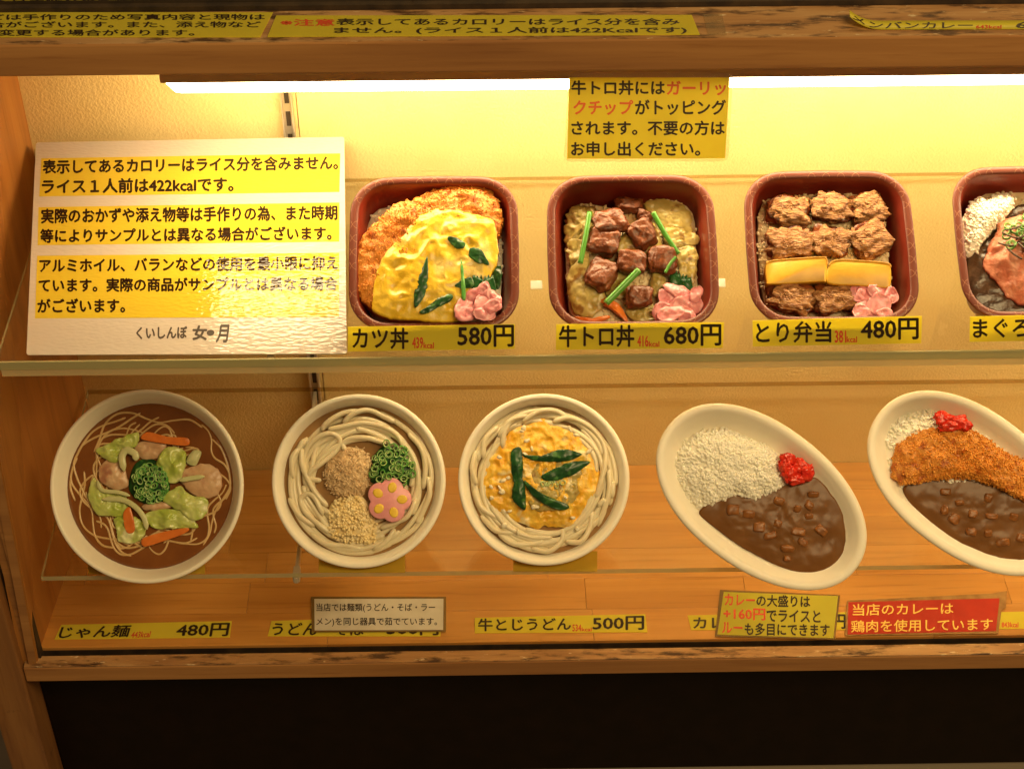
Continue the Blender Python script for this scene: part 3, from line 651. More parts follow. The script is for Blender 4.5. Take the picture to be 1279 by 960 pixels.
lettering('メンバンカレー', FL, .0006, o, INK, 1062, 1215, 27.6, 35.8, 0, warp=curl, bold=.01)
lettering('643kcal', FL, .0006, o, RED, 1219, 1251, 31.5, 36, 0)
lettering('680円', FL, .0006, o, INK, 1269, 1345, 26.8, 36.2, 0)
# --- faded cards on the lower shelf under the bowls
FC = Frame((0, YS+.02, Z1+.0004), 0)
for lb, x0, x1, y0, y1 in (('faded yellow card on the lower shelf under the ramen bowl', 110, 256, 690, 716), ('faded yellow card on the lower shelf under the bonito udon bowl', 398, 506, 688, 714.5), ('faded yellow card on the lower shelf under the egg udon bowl', 641, 746, 688, 713)):
    tag(lb, [(x0, y0), (x1, y0), (x1, y1), (x0, y1)], [], FC, M['card_old'], 'faded_card', 'card', 'faded yellow cards under the bowls', .0004)

# ================================================================== LUNCH BOXES
def rrect(a, b, r, n=9, bulge=0.0):
    pts = []
    for q, (sx, sy) in enumerate(((1, 1), (-1, 1), (-1, -1), (1, -1))):
        for t in np.linspace(0, pi/2, n):
            ang = q*pi/2+t; pts.append((sx*(a-r)+r*cos(ang), sy*(b-r)+r*sin(ang)))
    P = resample(np.array(pts), 96); 
    if bulge: P = P*(1+bulge*np.cos(2*np.arctan2(P[:, 1], P[:, 0]))[:, None]**2)
    return P
def loft(rings, close_last=True):
    n = len(rings[0]); V = np.concatenate(rings); F_ = [(k*n+i, k*n+(i+1) % n, (k+1)*n+(i+1) % n, (k+1)*n+i) for k in range(len(rings)-1) for i in range(n)]
    F_.append(tuple(range(n))); F_.append(tuple((len(rings)-1)*n+i for i in range(n))); return V, F_
class Dish:
    def __init__(s, cx, cy, z, slope, name, label, cat, group):
        o = on(cx, cy, 2, z); s.fr = Frame(o, slope); s.root = thing(name, label, cat, s.fr, group=group); s.h = 0; s.k = (o-CAM)@fw/F
    def crop(s, ox, oy, sc): s.c = (ox, oy, sc); return s
    def p(s, x, y, h=0): return s.fr.P(s.c[0]+x/s.c[2], s.c[1]+y/s.c[2], h)
    def o(s, pts, h=0): return np.array([s.p(x, y, h)[:2] for x, y in pts])
    def L(s, v): return v/s.c[2]*s.k          # crop pixels -> metres
BOXA, BOXB = .0742, .0730
def bento(cx, cy, label, crop):
    d = Dish(cx, cy, Z2+.0665, 30, 'lunch_box', label, 'lunch box', 'brown-red lunch boxes on the upper shelf').crop(*crop)
    def ring(off, z, rr=.034): return np.c_[rrect(BOXA-off, BOXB-off, max(rr-off, .008), bulge=.012), np.full(96, z)]
    outer = [ring(.0165, -.040), ring(.0150, -.0405), ring(.0140, -.039), ring(.0065, -.006), ring(.0035, -.004), ring(.0008, -.0035), ring(0, -.002), ring(.0002, -.0006), ring(.0012, 0)]
    inner = [ring(.0012, 0), ring(.0040, .0003), ring(.0066, -.0005), ring(.0074, -.0016), ring(.0150, -.034), ring(.0165, -.0375), ring(.020, -.038)]
    V, F_ = loft(outer+inner[1:])
    mi = []
    n = 96
    for k in range(len(outer)+len(inner)-2): mi += [1 if 6 <= k <= 10 else 0]*n
    mi += [0, 0]; mb = MB(); mb.add(V, F_); mb.mi = mi; b = mb.build('container', [M['lacquer'], M['box_rim']], d.root)
    # printed wave pattern on the rim: thin crossing arcs
    mb = MB(); base = rrect(BOXA, BOXB, .034, bulge=.012); nxt = np.vstack([base, base[:1]]); s_ = np.r_[0, np.cumsum(np.linalg.norm(np.diff(nxt, axis=0), axis=1))]; T = s_[-1]
    def at(s, off):
        s = s % T; q = np.array([np.interp(s, s_, nxt[:, 0]), np.interp(s, s_, nxt[:, 1])]); q2 = np.array([np.interp((s+.002) % T, s_, nxt[:, 0]), np.interp((s+.002) % T, s_, nxt[:, 1])])
        t = (q2-q)/max(np.linalg.norm(q2-q), 1e-9); nn = np.array([-t[1], t[0]]); return q+nn*off
    N_ = 40; st = T/N_
    def zprof(off): return np.interp(off, [0, .0012, .0040, .0066, .0074, .0112], [-.0018, .0001, .0004, -.0004, -.0015, -.0175])+.00025
    for i in range(N_):
        if i % 5 == 4: continue
        for sg_ in (-1, 1):
            pts = []
            for t in np.linspace(0, 1, 7):
                off = .0011+.0058*t; ss = i*st+sg_*(st*.50*(1-(1-t)**2)-st*.25); q = at(ss, off); pts.append((q[0], q[1], zprof(off)))
            P = np.array(pts); w = .00016; dv = np.gradient(P, axis=0); nn = np.c_[-dv[:, 1], dv[:, 0], 0*dv[:, 0]]; nn /= np.linalg.norm(nn, axis=1)[:, None]
            V = np.concatenate([P-nn*w, P+nn*w]); mb.add(V, [(j, j+1, 7+j+1, 7+j) for j in range(6)])
    mb.build('rim_pattern', M['rimline'], b, smooth=False)
    # clear stand
    fr = d.fr; loc = lambda q: ((q-fr.o)@fr.u, (q-fr.o)@fr.v, (q-fr.o)@fr.n)
    return d
def part(mbv, name, m, d, **k):
    mb = MB(); mb.add(*mbv); return mb.build(name, m, d.root if isinstance(d, Dish) else d, **k)
def stand(d, s0, s1, dep, w, zsh):
    """clear wedge from the underside of a tilted dish down to the shelf"""
    fr = d.fr; P = []
    for s in (s0, s1):
        for x in (-w, w):
            top = fr.o+fr.u*x+fr.v*s-fr.n*dep; P.append(top); P.append(np.array([top[0], top[1], zsh+.0004]))
    loc = [((q-fr.o)@fr.u, (q-fr.o)@fr.v, (q-fr.o)@fr.n) for q in P]
    mb = MB(); mb.add(loc, [(0, 2, 6, 4), (1, 5, 7, 3), (0, 1, 3, 2), (4, 6, 7, 5), (0, 4, 5, 1), (2, 3, 7, 6)]); return mb.build('stand', M['acrylic'], d.root, smooth=False)
def ginger(d, pts, h, seed):
    rs = np.random.RandomState(seed)
    for i, (x, y, w, l, a) in enumerate(pts):
        c = d.p(x, y, h); a_ = radians(a); n = 10; ol = [(cos(t)*l*.62, sin(t)*w*.62) for t in np.linspace(0, 2*pi, n, endpoint=False)]
        ol = [(c[0]+d.L(p*cos(a_)-q*sin(a_)), c[1]+d.L(p*sin(a_)+q*cos(a_))) for p, q in ol]
        part(blob(ol, h+i*.0009, .0010, 2, .0024, 95, 12, 40, seed+i, jag=.0014, jns=160, thick=.0013, ridge=i % 2 == 0, tilt=((rs.rand()-.5)*.5, (rs.rand()-.5)*.5)), 'pickle_slice', M['pink'], d)
def leek(d, ol, h, seed, m='green', H=.0009, name='leek_slice', tilt=None, smooth=True):
    p = part(blob(d.o(ol, h), h, H, 2, .0010, 150, 10, 44, seed, tilt=tilt, edge=.0010, smooth=smooth, jag=.0007 if smooth else 0, jns=300), name, M[m], d); return p
def capsule(d, pts, r, m, name, h, mend=None, seed=0):
    P = catmull([d.p(x, y, h+hh) for x, y, hh in pts], 8); o = part(tube(P, d.L(r), 10), name, M[m], d)
    if mend:
        for e, q in ((P[0], P[1]), (P[-1], P[-2])):
            dr = (e-q)/np.linalg.norm(e-q); part(tube(np.array([e-dr*.0002, e+dr*.0003]), d.L(r)*.82, 10), 'cut_end', M[mend], o)
    return o

# ---- box 1: pork cutlet with egg
d = bento(542, 314.5, 'brown-red lunch box of crumbed pork cutlet under glossy cooked egg', (425, 200, 3.84))
stand(d, -.045, .05, .0385, .05, Z2)
base = [(150, 260), (260, 215), (420, 170), (600, 150), (740, 200), (775, 400), (770, 620), (740, 730), (500, 780), (200, 770), (130, 700), (110, 480)]
grains(d.o(base, -.024), -.026, .003, 900, M['rice'], d.root, 3)
ct = blob(d.o([(66, 560), (74, 430), (135, 330), (200, 268), (250, 225), (330, 190), (420, 150), (500, 128), (580, 100), (680, 115), (748, 175), (775, 262), (765, 335), (700, 420), (500, 520), (300, 640), (180, 700), (135, 700), (95, 650)], -.005), -.0065, .0070, 3.2, .0026, 120, 30, 140, 4, jag=.0020, jns=420, edge=.016)
cu_ = part(ct, 'pork_cutlet', M['cutlet'], d); crumbs(ct, 4200, M['crumb'], cu_, 5, .0015)
eg = blob(d.o([(150, 700), (165, 600), (190, 500), (240, 420), (305, 360), (350, 290), (410, 255), (470, 236), (560, 240), (640, 262), (715, 280), (745, 330), (757, 420), (748, 500), (715, 560), (650, 640), (600, 720), (590, 768), (480, 772), (350, 762), (230, 752), (165, 728)], -.000), .0006, .0052, 2.6, .0022, 60, 40, 150, 6, jag=.0012, jns=260, edge=.010, ridge=True)
part(eg, 'cooked_egg', M['egg'], d)
leek(d, [(418, 462), (422, 540), (415, 620), (385, 680), (358, 705), (355, 640), (372, 560), (400, 500)], .0064, 1)
leek(d, [(515, 368), (560, 372), (600, 400), (585, 425), (545, 415)], .0064, 2, tilt=(.1, 0))
leek(d, [(620, 425), (660, 420), (690, 450), (716, 500), (670, 492), (625, 470)], .0064, 3)
leek(d, [(578, 470), (594, 540), (602, 660), (584, 665), (578, 560)], .0068, 4, 'onion')
leek(d, [(380, 728), (420, 700), (480, 655), (535, 640), (538, 668), (480, 700), (410, 735)], .0056, 5)
leek(d, [(735, 520), (768, 505), (775, 570), (755, 620), (735, 580)], -.006, 7)
leek(d, [(550, 600), (620, 560), (640, 600), (600, 612)], .0056, 8)
ol = []
for i in range(13): ol.append((628+i*9.5, 546 if i % 2 else 592))
ol += [(752, 625), (700, 640), (650, 630), (628, 610)]
leek(d, ol, .0052, 9, 'baran', .0006, 'plastic_grass', smooth=False)
ginger(d, [(615, 700, 95, 150, 70), (645, 650, 60, 90, 40), (600, 745, 60, 90, 10), (710, 690, 85, 110, 20), (690, 645, 60, 90, 80), (730, 665, 55, 80, -40), (715, 720, 50, 90, 30), (690, 745, 60, 80, -10)], .0035, 11)

# ---- box 2: beef cubes on cabbage
d = bento(790, 312.5, 'brown-red lunch box of glazed beef cubes with three green shoots', (670, 200, 3.84))
s2 = stand(d, -.045, .05, .0385, .05, Z2)
grains(d.o([(150, 260), (230, 205), (420, 230), (600, 180), (720, 215), (762, 300), (765, 500), (760, 740), (500, 775), (200, 760), (150, 600)], -.024), -.026, .004, 900, M['rice_brown'], d.root, 13)
rs = np.random.RandomState(3)
for i, ol in enumerate([[(150, 240), (230, 215), (300, 240), (280, 330), (210, 400), (140, 390), (140, 300)], [(150, 400), (220, 380), (260, 440), (240, 500), (170, 520)], [(160, 520), (240, 480), (280, 580), (330, 660), (290, 740), (200, 740), (150, 640)],
        [(520, 215), (600, 180), (700, 205), (750, 270), (740, 340), (660, 340), (590, 300)], [(600, 330), (680, 320), (760, 350), (770, 400), (690, 420), (630, 400)], [(680, 430), (765, 420), (770, 540), (740, 600), (690, 560)],
        [(430, 700), (560, 690), (580, 760), (470, 775)], [(540, 560), (600, 540), (620, 620), (570, 660)], [(400, 380), (560, 300), (600, 480), (420, 520)], [(280, 480), (420, 500), (450, 640), (340, 640)]]):
    part(blob(d.o(ol, -.018), -.020+.0012*(i % 3), .002, 3, .0020, 130, 14, 54, 20+i, jag=.002, jns=250, thick=.0012, ridge=i % 2 == 0, tilt=((rs.rand()-.5)*.25, (rs.rand()-.5)*.25)), 'cabbage_leaf', M['cabbage'], d)
for i, (x, y, w, h, a) in enumerate([(350, 300, 160, 120, -10), (320, 395, 140, 120, 15), (510, 355, 120, 130, -28), (310, 550, 130, 150, 25), (455, 490, 135, 105, 5), (605, 480, 120, 125, 3), (490, 655, 115, 105, 0), (440, 220, 120, 70, 8), (520, 270, 70, 50, 20)]):
    hh = -.0115 if i < 7 else -.020
    part(chunk(d.p(x, y, hh), (d.L(w)*1.05, d.L(h)*1.05, .014), radians(-a), i+1, 3.4, .20, .15*(i % 3-1), 2.0, (36, 26)), 'beef_cube', M['beef'], d)
capsule(d, [(255, 252, 0), (235, 370, .002), (210, 495, 0)], 13, 'stalk', 'green_shoot', -.008, 'stalk_end')
capsule(d, [(560, 252, .002), (615, 350, 0), (680, 450, -.003)], 13, 'stalk', 'green_shoot', -.007, 'stalk_end')
capsule(d, [(335, 685, 0), (400, 620, .002), (490, 528, .003)], 17, 'stalk', 'green_shoot', -.004, 'stalk_end')
capsule(d, [(618, 540, 0), (640, 500, 0), (668, 465, 0)], 8, 'stalk', 'green_shoot', -.006)
for i, ol in enumerate([[(230, 650), (300, 645), (390, 680), (430, 740), (440, 775), (400, 745), (340, 700)], [(180, 745), (260, 760), (340, 740), (350, 755), (260, 778)]]):
    part(blob(d.o(ol, -.016), -.018, .002, 3, .001, 150, 8, 40, 40+i, thick=.001), 'carrot_strip', M['carrot'], d)
ol = [(640+i*9.2, 500+(0 if i % 2 else 55)+i*5) for i in range(13)]+[(762, 640), (700, 650), (640, 600)]
leek(d, ol, -.014, 41, 'baran', .0006, 'plastic_grass', smooth=False)
ginger(d, [(610, 730, 80, 90, 0), (640, 680, 70, 120, -60), (680, 630, 50, 130, -20), (720, 700, 75, 130, 10), (700, 740, 60, 110, -30), (765, 650, 45, 80, 60), (640, 745, 60, 110, 10)], -.010, 42)
# small white plates standing in for reflections in the upper glass shelf
for x in (670, 900):
    a = on(x, 356 if x < 800 else 353.5, 1, d.fr.o[1]+.042); q = a-d.fr.o; c = (q@d.fr.u, q@d.fr.v, q@d.fr.n)
    hw = .0055 if x < 800 else .0045
    box('painted_glint', (c[0]-hw, c[0]+hw, c[1]-.0042, c[1]+.0042, c[2]-.001, c[2]+.0008), M['glint'], s2, .0006)

# ---- box 3: chicken and omelette
d = bento(1038, 307, 'brown-red lunch box of roast chicken pieces and two omelette slices', (915, 200, 3.84))
stand(d, -.045, .05, .0385, .05, Z2)
grains(d.o([(130, 240), (220, 180), (400, 160), (620, 160), (720, 230), (740, 400), (760, 560), (760, 700), (600, 750), (300, 755), (190, 730), (140, 600)], -.022), -.024, .004, 1700, M['rice_brown'], d.root, 23)
for i, (x, y, w, h, a) in enumerate([(275, 245, 190, 150, 0), (475, 230, 180, 140, 8), (650, 235, 160, 150, -12), (275, 400, 200, 150, 0), (465, 395, 170, 145, 12), (660, 385, 170, 170, -25), (285, 660, 210, 150, 20), (490, 665, 200, 140, -14)]):
    c = d.p(x, y, -.012); mb = MB()
    sk = chunk(c-np.array([0, -.0012, .0018]), (d.L(w)*1.02, d.L(h), .010), radians(-a), i+60, 2.8, .30, .1, 2.0, (30, 20))
    o = part(sk, 'chicken_piece', M['chicken_skin'], d)
    ft = chunk(c+np.array([0, -.0006, .0022]), (d.L(w)*.90, d.L(h)*.90, .0085), radians(-a), i+90, 3.4, .42, 0, 2.8, (36, 24))
    part(ft, 'chicken_meat', M['chicken'], o)
    rs = np.random.RandomState(i); mb = MB()
    for kx in range(11):
        a0 = rs.rand()*pi; l = .004+.005*rs.rand(); q = c+np.array([(rs.rand()-.5)*d.L(w)*.55, (rs.rand()-.5)*d.L(h)*.5, .0062+.0006*rs.rand()])
        P = np.array([q+np.array([cos(a0), sin(a0), 0])*l*(t-.5)+np.array([-sin(a0), cos(a0), 0])*l*.25*(1-(2*t-1)**2) for t in np.linspace(0, 1, 6)])
        mb.add(*tube(P, .0006, 6, .7, taper=2))
    mb.build('meat_fibres', M['chicken'], o, kind='stuff')
for ol, sd in (([(160, 495), (200, 478), (420, 462), (448, 468), (456, 500), (450, 575), (420, 580), (190, 592), (165, 580)], 1), ([(462, 505), (485, 480), (560, 476), (735, 490), (760, 510), (760, 590), (735, 610), (600, 598), (455, 585)], 2)):
    pl = catmull(d.o(ol, -.003), 4, True); c = pl.mean(0)
    rings = [np.c_[pl, np.full(len(pl), -.014)], np.c_[pl, np.full(len(pl), -.0045)], np.c_[c+(pl-c)*.985, np.full(len(pl), -.0036)], np.c_[c+(pl-c)*.96, np.full(len(pl), -.0033)]]
    t = part(loft(rings), 'omelette_slice', M['tamago'], d)
    top = [q for q in ol if q[1] < 512]; P = catmull([d.p(x, y+3, -.0032) for x, y in top], 6); part(tube(P, .0006, 6), 'browned_edge', M['tamago_skin'], t)
ginger(d, [(600, 620, 60, 110, 80), (640, 650, 75, 130, 75), (650, 715, 80, 110, 20), (700, 640, 60, 100, -20), (750, 655, 70, 70, 30), (700, 700, 85, 100, 40), (720, 740, 40, 70, 0), (610, 735, 60, 70, 0)], -.008, 52)

# ---- box 4: minced tuna (cut by the right edge of the picture)
d = bento(1300, 301, 'brown-red lunch box of rice, dark layer and pink minced tuna at the right edge', (1150, 180, 3.2))
stand(d, -.045, .05, .0385, .05, Z2)
grains(d.o([(170, 300), (250, 200), (350, 180), (560, 180), (800, 260), (810, 600), (700, 690), (300, 690), (230, 660), (190, 500)], -.026), -.028, .003, 900, M['rice_brown'], d.root, 33)
grains(d.o([(178, 400), (172, 290), (235, 200), (265, 215), (345, 180), (385, 205), (360, 260), (300, 320), (250, 380), (215, 430), (190, 432)], -.012), -.020, .011, 600, M['rice'], d.root, 34)
part(blob(d.o([(190, 450), (260, 380), (350, 280), (420, 230), (640, 260), (760, 400), (700, 640), (450, 680), (300, 660), (210, 600)], -.018), -.023, .004, 3, .002, 140, 20, 90, 35, edge=.004), 'dark_layer', M['dark_sauce'], d)
tn = blob(d.o([(272, 430), (290, 380), (320, 330), (330, 285), (400, 265), (560, 250), (700, 340), (720, 480), (640, 600), (520, 640), (410, 612), (370, 590), (320, 530), (280, 490)], -.004), -.017, .016, 2.6, .0035, 140, 30, 130, 36, jag=.002, jns=200, edge=.004)
part(tn, 'minced_tuna', M['tuna'], d)
rs = np.random.RandomState(8)
onion_rings([d.p(335+rs.rand()*170, 290+rs.rand()*180, 0)+np.array([0, 0, rs.rand()*.003]) for _ in range(34)], M['onion'], M['onion_in'], d.root, 9, r=(.0025, .0044))
for i in range(14):
    x, y, a = 300+rs.rand()*160, 340+rs.rand()*90, (rs.rand()-.4)*1.4; l = 70
    capsule(d, [(x, y, 0), (x+l*.5*cos(a), y+l*.5*sin(a)+4, .003), (x+l*cos(a), y+l*sin(a), .001)], 4, 'dark_sauce', 'seaweed_strip', .002)

# ================================================================== BOWLS
def bowl(cx, cy, R, label, prof, slope=46, crop=None, depth=.050):
    d = Dish(cx, cy, Z1+.0004+R*.56*sin(radians(slope))+depth*cos(radians(slope)), slope, 'noodle_bowl', label, 'bowl', 'white foam noodle bowls on the lower shelf').crop(*crop)
    d.R = R; n = 96; a = np.linspace(0, 2*pi, n, endpoint=False)
    rings = [np.c_[np.cos(a)*(R*r), np.sin(a)*(R*r), np.full(n, z)] for r, z in prof]
    part(loft(rings), 'bowl_shell', M['foam'], d); return d
def wallprof(rim, bead, din, depth, rb=.56):
    """outside foot -> rim bead -> inside"""
    return [(rb-.04, -depth+.002), (rb, -depth), (rb+.02, -depth), (rb+.05, -depth+.004), (.955, -.010), (.962, -.0075), (.985, -.006), (.998, -.004), (1.0, -.002), (.995, -.0006), (.982, 0), (1-bead, 0), (1-bead-.012, -.0010)]+din
def noodles(d, paths, r, m, name, n=7):
    for P in paths: part(tube(catmull(P, 6), r, n, taper=2), name, M[m], d)
def swirl(rs, R, h, hs, r0, r1, a0, span, wob=.05, lift=.002, n=9):
    P = []; rr0 = r0+(r1-r0)*rs.rand(); dr = (rs.rand()-.5)*.2; ph = rs.rand()*6; q = rs.rand()
    for t in np.linspace(0, 1, n):
        a = a0+span*t; rr = (rr0+dr*(t-.5)+wob*sin(ph+t*(3+2*q)*2))*R; rr = min(rr, R*r1); P.append((rr*cos(a), rr*sin(a), h+hs+lift*sin(ph*2+t*7)))
    return P

# ---- ramen bowl
R1 = .0938
d = bowl(183, 607, R1, 'deep white foam bowl of ramen in dark soup with cabbage, pork and onion', wallprof(1, .035, [(.90, -.012), (.845, -.022), (.78, -.034), (.6, -.042), (.55, -.044)], .056), crop=(40, 460, 3.43), depth=.056)
stand(d, -.02, .04, .057, .03, Z1)
HS_ = -.0185; rs = np.random.RandomState(21)
a = np.linspace(0, 2*pi, 64, endpoint=False); so = np.c_[np.cos(a), np.sin(a)]*R1*.862
part(blob(so, HS_, .0002, 2, .0001, 60, 20, 64, 1, smooth=False, edge=.010), 'soup', M['broth_dark'], d)
paths = []
for i in range(34): paths.append(swirl(rs, R1, HS_, -.0006+.0008*rs.rand(), .42, .83, rs.rand()*2*pi, .6+1.2*rs.rand(), .08, .0004, 10))
noodles(d, paths, .00115, 'ramen', 'thin_noodle', 6)
def sh(ol, h, m, name, seed, amp=.0022, thick=.0012, H=.0025, ns=110, jag=.0012, tilt=None, ridge=False, **k):
    return part(blob(d.o(ol, h), h, H, 2.4, amp, ns, 12, 54, seed, jag=jag, jns=240, thick=thick, tilt=tilt, ridge=ridge, **k), name, M[m], d)
sh([(290, 420), (340, 385), (400, 430), (408, 500), (350, 520), (290, 480)], HS_+.003, 'pork', 'pork_slice', 1, .001)
sh([(440, 330), (520, 310), (575, 330), (540, 385), (470, 385)], HS_+.002, 'pork', 'pork_slice', 2, .001)
sh([(640, 440), (720, 410), (790, 425), (812, 480), (795, 540), (740, 560), (680, 530), (640, 490)], HS_+.003, 'pork', 'pork_slice', 3, .001)
sh([(470, 585), (560, 570), (600, 590), (540, 606), (480, 606)], HS_+.003, 'pork', 'pork_slice', 13, .001)
sh([(272, 352), (330, 320), (410, 285), (455, 275), (450, 330), (400, 350), (370, 400), (330, 395)], HS_+.0045, 'cabbage_fresh', 'cabbage_leaf', 4, .003, ridge=True)
sh([(535, 400), (570, 340), (640, 345), (660, 380), (640, 470), (590, 490), (560, 450)], HS_+.005, 'cabbage_fresh', 'cabbage_leaf', 5, .003)
sh([(240, 530), (265, 465), (300, 520), (400, 545), (408, 620), (350, 635), (280, 625), (255, 580)], HS_+.004, 'cabbage_fresh', 'cabbage_leaf', 6, .003, ridge=True)
sh([(560, 560), (630, 505), (670, 540), (750, 560), (735, 640), (680, 650), (630, 610)], HS_+.005, 'cabbage_fresh', 'cabbage_leaf', 7, .003)
sh([(490, 620), (600, 600), (680, 640), (708, 680), (640, 682), (560, 690), (500, 670)], HS_+.004, 'cabbage_fresh', 'cabbage_leaf', 8, .003)
sh([(350, 640), (420, 625), (490, 670), (470, 730), (420, 752), (370, 735), (360, 690)], HS_+.003, 'cabbage_fresh', 'cabbage_leaf', 9, .003, ridge=True)
sh([(660, 400), (690, 350), (725, 360), (700, 415)], HS_+.004, 'cabbage_pale', 'cabbage_rib', 10, .0008, jag=.0002)
for ol in ([(468, 290), (500, 272), (580, 292), (665, 298), (665, 330), (570, 322), (475, 305)], [(390, 625), (420, 595), (440, 690), (405, 700)], [(475, 728), (560, 700), (665, 682), (655, 705), (560, 740), (480, 762)]):
    sh(ol, HS_+.0065, 'carrot', 'carrot_strip', 11, .0005, .0018, .0004, jag=.0001)
for pts, r in (([(395, 440), (385, 380), (405, 350), (440, 365), (445, 395)], 16), ([(300, 560), (380, 560), (440, 590), (480, 640), (492, 690)], 12), ([(630, 480), (680, 470), (740, 462)], 11), ([(280, 480), (300, 520), (370, 530), (420, 545)], 9)):
    P = catmull([d.p(x, y, HS_+.009) for x, y in pts], 8); part(tube(P, d.L(r), 9, .35, taper=4), 'onion_slice', M['cabbage_pale'], d)
ol = d.o([(405, 520), (430, 410), (500, 385), (565, 440), (580, 530), (540, 590), (470, 580)], -.006)
part(blob(ol, HS_+.001, .0045, 2, .001, 150, 10, 40, 3), 'onion_mound', M['green'], d)
cc = ol.mean(0); pl = []
for i in range(75):
    r = rs.rand()**.5*.0165; a = rs.rand()*2*pi; pl.append((cc[0]+r*cos(a), cc[1]+r*sin(a)*1.1, HS_+.0035+.0065*(1-(r/.0168)**2)+rs.rand()*.0012))
onion_rings(pl, M['onion'], M['onion_in'], d.root, 5, r=(.0028, .0042))

# ---- bonito udon bowl
def udon_bowl(cx, cy, R, label, crop, seed, extra, rin=.5):
    d = bowl(cx, cy, R, label, wallprof(1, .05, [(.90, -.006), (.85, -.016), (.78, -.028), (.6, -.036), (.55, -.037)], .050), crop=crop)
    stand(d, -.02, .04, .051, .03, Z1)
    a = np.linspace(0, 2*pi, 64, endpoint=False); so = np.c_[np.cos(a), np.sin(a)]*R*.885
    part(blob(so, -.0115, .0002, 2, .0001, 60, 20, 64, 1, smooth=False, edge=.006), 'soup', M['broth'], d)
    rs = np.random.RandomState(seed); paths = []
    for i in range(24): paths.append(swirl(rs, R, -.0115, .0002+.0034*(i/24), rin, .84, rs.rand()*2*pi, 1.5+1.7*rs.rand(), .025, .0007, 12))
    for lp in extra: paths.append([d.p(x, y, -.0065+.0012*math.sin(i*1.7)) for i, (x, y) in enumerate(lp)])
    noodles(d, paths, .00275, 'udon', 'udon_noodle', 9); return d, rs
c3 = (320, 470, 3.692)
loops = [[(600, 310), (520, 285), (440, 285), (400, 310), (410, 340)], [(680, 330), (650, 270), (580, 230), (480, 215), (380, 235), (330, 245)], [(330, 600), (270, 530), (225, 440), (220, 360), (270, 290), (340, 262), (385, 290), (370, 340), (300, 400), (250, 440), (250, 470), (300, 480)],
         [(310, 640), (270, 560), (235, 540), (205, 570), (230, 630), (300, 690), (340, 720)], [(300, 250), (330, 210), (400, 170), (480, 158)], [(400, 215), (450, 170), (520, 155), (590, 185), (640, 210)], [(170, 470), (165, 380), (200, 330)], [(150, 560), (200, 640), (270, 690)],
         [(250, 720), (320, 770), (420, 780), (500, 800)], [(640, 700), (600, 760), (540, 800)], [(740, 560), (700, 640), (650, 670), (570, 700)], [(700, 260), (760, 330), (780, 420), (770, 520)], [(790, 460), (800, 540), (770, 620), (740, 680)], [(210, 330), (210, 400), (230, 460)]]
d, rs = udon_bowl(448, 600.5, .0850, 'white foam bowl of udon with pink flower fish cake and bonito flakes', c3, 31, loops)
mb = MB(); mo = blob(d.o([(310, 440), (340, 380), (420, 325), (500, 345), (530, 420), (500, 520), (430, 560), (350, 540), (315, 490)], 0), -.009, .012, 2.2, .0026, 160, 22, 80, 5, jag=.002, jns=300, ridge=True)
bo = part(mo, 'bonito_mound', M['bonito'], d)
n = 900; V = mo[0]; k = rs.randint(0, len(V), n); tv = np.array([(-1, -.3, 0), (1, -.3, .1), (1, .3, 0), (-1, .3, .12), (0, 0, .25)]); tf = [(0, 1, 4), (1, 2, 4), (2, 3, 4), (3, 0, 4)]
mb = MB(); scatter(mb, tv, tf, V[k]+rs.randn(n, 3)*.0006, rots(n, rs, 1.8), .0019*np.c_[.6+rs.rand(n), .5+rs.rand(n)*.8, np.ones(n)]); mb.build('bonito_flakes', M['bonito'], bo, smooth=False, kind='stuff')
tp = d.o([(335, 600), (380, 560), (470, 545), (520, 600), (560, 690), (540, 780), (470, 770), (400, 765), (340, 745), (330, 680)], -.002)
part(blob(tp, -.009, .006, 2.4, .001, 160, 12, 50, 6), 'tempura_bits_core', M['tenkasu'], d)
cc = tp.mean(0); pos = []; tpr = resample(tp, 40)
for i in range(300):
    a_ = rs.randint(40); f_ = rs.rand(); q = cc+(tpr[a_]*f_+tpr[a_-1]*(1-f_)-cc)*rs.rand()**.55; rr = np.linalg.norm(q-cc)/.022; pos.append((q[0], q[1], -.0035-.004*min(rr, 1)**2+rs.rand()*.0018+.001))
tv, tf = ellipsoid(6, 5); mb = MB(); n = len(pos); scatter(mb, tv, tf, np.array(pos), rots(n, rs), .0017*np.c_[.6+rs.rand(n)*.9, .6+rs.rand(n)*.7, .6+rs.rand(n)*.7]); mb.build('tempura_bits', M['tenkasu'], d.root, kind='stuff')
ol = d.o([(520, 470), (540, 370), (600, 310), (680, 330), (740, 400), (720, 470), (680, 510), (560, 500)], 0)
part(blob(ol, -.0095, .007, 2.2, .001, 150, 10, 40, 8), 'onion_mound', M['green'], d)
cc = ol.mean(0); olr = resample(ol, 40); pl = []
for i in range(60):
    t_ = rs.rand()**.6; q = cc+(olr[rs.randint(40)]-cc)*t_*1.02; pl.append((q[0], q[1], -.0015-.004*t_**2+rs.rand()*.0015))
onion_rings(pl, M['onion'], M['onion_in'], d.root, 15, r=(.0030, .0046))
onion_rings([d.p(x, y, .0022) for x, y in ((548, 425), (585, 400), (657, 420), (600, 308), (680, 470), (612, 458), (722, 410))], M['onion'], M['onion_in'], d.root, 16, r=(.0040, .0044))
